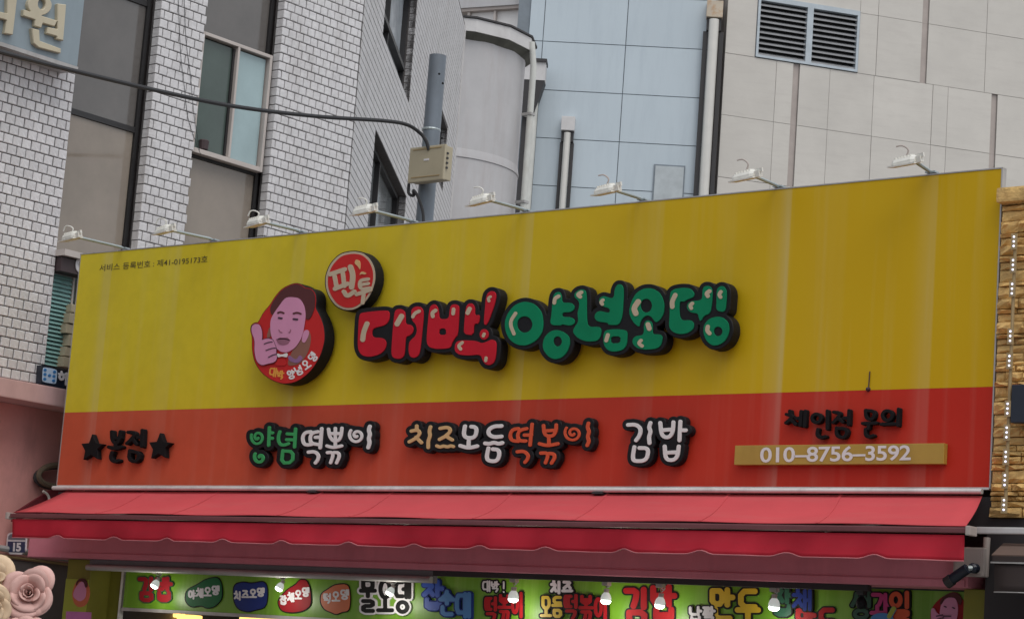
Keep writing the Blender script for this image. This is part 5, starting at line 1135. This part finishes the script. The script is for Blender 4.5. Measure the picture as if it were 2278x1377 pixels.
# LED string
ls = thing('led_string', 'vertical string of small white LED modules hanging down the golden stone', 'light string', (xs0+.3, -.12, 3.0))
LP = yplane(-.12)
ly = [(2255, 538), (2255, 590), (2251, 643), (2248, 748), (2246, 803), (2243, 909), (2241.6, 962), (2240, 1016), (2238, 1068), (2235, 1123)]
lx = sum(LP.hit(*p_).x for p_ in ly)/len(ly)
MB().tube([(lx, -.105, LP.hit(2256, 520).z), (lx, -.105, LP.hit(2234, 1140).z)], .012, 6).build('wire', M['wire'], ls)
for p_ in ly:
    zz = LP.hit(*p_).z
    mo = MB().box(lx-.022, lx+.022, -.128, -.118, zz-.055, zz+.055).build('led_module', M['wire'], ls)
    for dz_ in (-.032, 0, .032): MB().lathe((lx, -.129, zz+dz_), [(.0075, 0), (.006, .005), (.003, .007)], 8, (0, -1, 0)).build('led', M['led'], mo)
# below the stone: pale rail, dark soffit, brown awning
MB().box(xs0-.02, W+4, -.0, .058, 0, zsb-.004).build('soffit', M['dark'], ns)
zr1, zr0 = yplane(-.2).uv(2245, 1172)[1], yplane(-.2).uv(2245, 1187)[1]
MB().box(xs0-.0, W+4, -.2, -.15, zr0, zr1).build('rail', M['plasterd'], ns, bevel=.008)
ba = thing('brown_awning', 'brown canvas awning with dark valance at the bottom right', 'awning', (W+1, -.4, 2.5))
pl = yplane(-.45); a = pl.hit(2206, 1233); zt2 = yplane(-.1).hit(2240, 1208).z; xt = yplane(-.1).hit(2232, 1208).x; zv2 = pl.hit(2215, 1316).z
MB().hexa([(a.x, -.45, a.z), (W+4, -.45, a.z), (W+4, -.1, zt2), (xt, -.1, zt2), (a.x, -.45, a.z-.008), (W+4, -.45, a.z-.008), (W+4, -.1, zt2-.008), (xt, -.1, zt2-.008)]).build('canopy', M['brownaw'], ba)
MB().box(a.x+.01, W+4, -.455, -.435, a.z-.05, a.z-.009).build('front_bar', M['brownd'], ba); MB().box(a.x, W+4, -.462, -.456, a.z-.056, a.z-.046).build('bar_line', M['alud'], ba)
vs = []; fs = []
for i in range(41):
    x = a.x+.02+(W+4-a.x)*i/40
    for j in range(5): t = j/4; vs.append((x, -.445+.02*t*math.sin(x*11), a.z-.052+(zv2-a.z+.052)*t))
for i in range(40):
    for j in range(4): k_ = i*5+j; fs.append((k_, k_+1, k_+6, k_+5))
sheet('valance', vs, fs, .003, M['brownd'], ba)
MB().tube([Vector(vs[i*5+4])+Vector((0, -.003, 0)) for i in range(41)], .004, 6).build('hem', M['alud'], ba)
tag(MB().box(W+.18, W+.28, .062, .2, 0, 2.4).build('dark_post', M['dark']), 'dark post between the olive pillar and the neighbouring shop', 'post')

# ------------------------------------------------------------------ roses at the lower left, near the camera
def petal(R0, R1, H, width, lip, na=12, nt_=7, seed=0):
    rnd = random.Random(seed); vs = []; fs = []; w_ = rnd.uniform(.9, 1.1); ph = rnd.uniform(0, 6)
    for i in range(na+1):
        a = width*w_*(i/na-.5)*2
        for j in range(nt_+1):
            t = j/nt_; u = 2*(i/na-.5); edge = 1-.62*t*u*u*abs(u)
            r = (R0+(R1-R0)*(t**.8)*(1-.16*u*u)+lip*max(0, t-.7)**1.2*3.0*(1-u*u)); z = H*t*edge-lip*max(0, t-.72)*1.6*(1-u*u) + .10*H*math.sin(a*2.3+ph)*t*t + .05*H*math.sin(a*6+ph*2)*t**3
            vs.append((r*math.cos(a), r*math.sin(a), z))
    for i in range(na):
        for j in range(nt_): k_ = i*(nt_+1)+j; fs.append((k_, k_+1, k_+nt_+2, k_+nt_+1))
    return mesh('petal', vs, fs, True)
def rose(c, size, face, m, label, seed, foot):
    o = thing('rose', label, 'rose', tuple(foot), None)
    q = Vector(face).to_track_quat('Z', 'Y'); n_ = 0; rnd = random.Random(seed)
    for ring_, (R0, R1, H, wd, lip, cnt) in enumerate(((.02, .08, .62, 1.5, .0, 2), (.05, .20, .68, 1.3, .03, 3), (.08, .38, .68, 1.15, .08, 3), (.10, .60, .62, 1.1, .16, 3), (.12, .80, .50, 1.0, .24, 4), (.14, .96, .36, .95, .30, 4))):
        for i in range(cnt):
            me_ = petal(R0*size, R1*size, H*size, wd, lip*size, seed=seed*50+n_); n_ += 1
            ob = link('petal', me_, m, o); md = ob.modifiers.new('thick', 'SOLIDIFY'); md.thickness = .0012; md.offset = 0
            ang = 2*math.pi*(i/cnt)+ring_*1.1+rnd.uniform(-.35, .35)
            k3 = .05+.05*ring_; ob.matrix_basis = Matrix.Translation(Vector(c)) @ (q.to_matrix().to_4x4() @ Matrix.Rotation(ang, 4, 'Z') @ Matrix.Rotation(rnd.uniform(-k3, k3*.6), 4, 'Y') @ Matrix.Diagonal((rnd.uniform(.86, 1.08), rnd.uniform(.86, 1.08), rnd.uniform(.85, 1.12), 1)))
    fz = q @ Vector((0, 0, 1))
    MB().tube(spline([Vector(c)+fz*.1*size, Vector(c)-fz*.25*size, Vector(c)+Vector((-.01, 0, -.12)), Vector(foot)], 6), .0035, 6).build('stem', M['stem'], o)
    return o
Dr = 4.6
c0_ = at(66, 1322, Dr); k_ = Dr/F_PX; tocam = (CAM-c0_).normalized()
base = at(20, 1377, Dr+.05); vz = base.z-.34
foot = Vector((base.x, base.y, vz+.10))
rose(c0_-tocam*.02, 57*k_, tocam+Vector((-.25, 0, .15))*1.0+_r0*.05, M['petal'], 'pale pink rose in full bloom at the lower left corner', 1, foot+_r0*.015)
rose(at(-22, 1290, Dr+.04), 50*k_, tocam+_r0*.3+Vector((0, 0, .5)), M['petalc'], 'cream rose at the left edge above the pink rose', 2, foot-_r0*.01)
rose(at(-26, 1350, Dr-.02), 48*k_, tocam+_r0*.35, M['petalc'], 'peach cream rose at the left edge below the other cream rose', 3, foot-_r0*.02)
rose(at(48, 1412, Dr-.02), 44*k_, tocam+Vector((0, 0, .8)), M['petal'], 'pink rose just under the full pink bloom at the bottom edge', 4, foot+_r0*.01)
fs_ = thing('flower_stand', 'slim stand with a pot holding the roses, below the left corner', 'flower stand', (base.x, base.y, 0))
MB().lathe((base.x, base.y, vz), [(.05, 0), (.075, .16), (.07, .16), (.05, .02)], 18).build('pot', M['plasterd'], fs_, smooth=True)
MB().tube([(base.x, base.y, 0), (base.x, base.y, vz)], .015, 10).build('post', M['galv'], fs_)
for i in range(3):
    t = i*2.1; MB().tube([(base.x, base.y, .25), (base.x+.25*math.cos(t), base.y+.25*math.sin(t), 0)], .010, 8).build('leg', M['galv'], fs_)
print('objects', len(bpy.data.objects), 'polys', sum(len(o.data.polygons) for o in bpy.data.objects if o.type == 'MESH'))
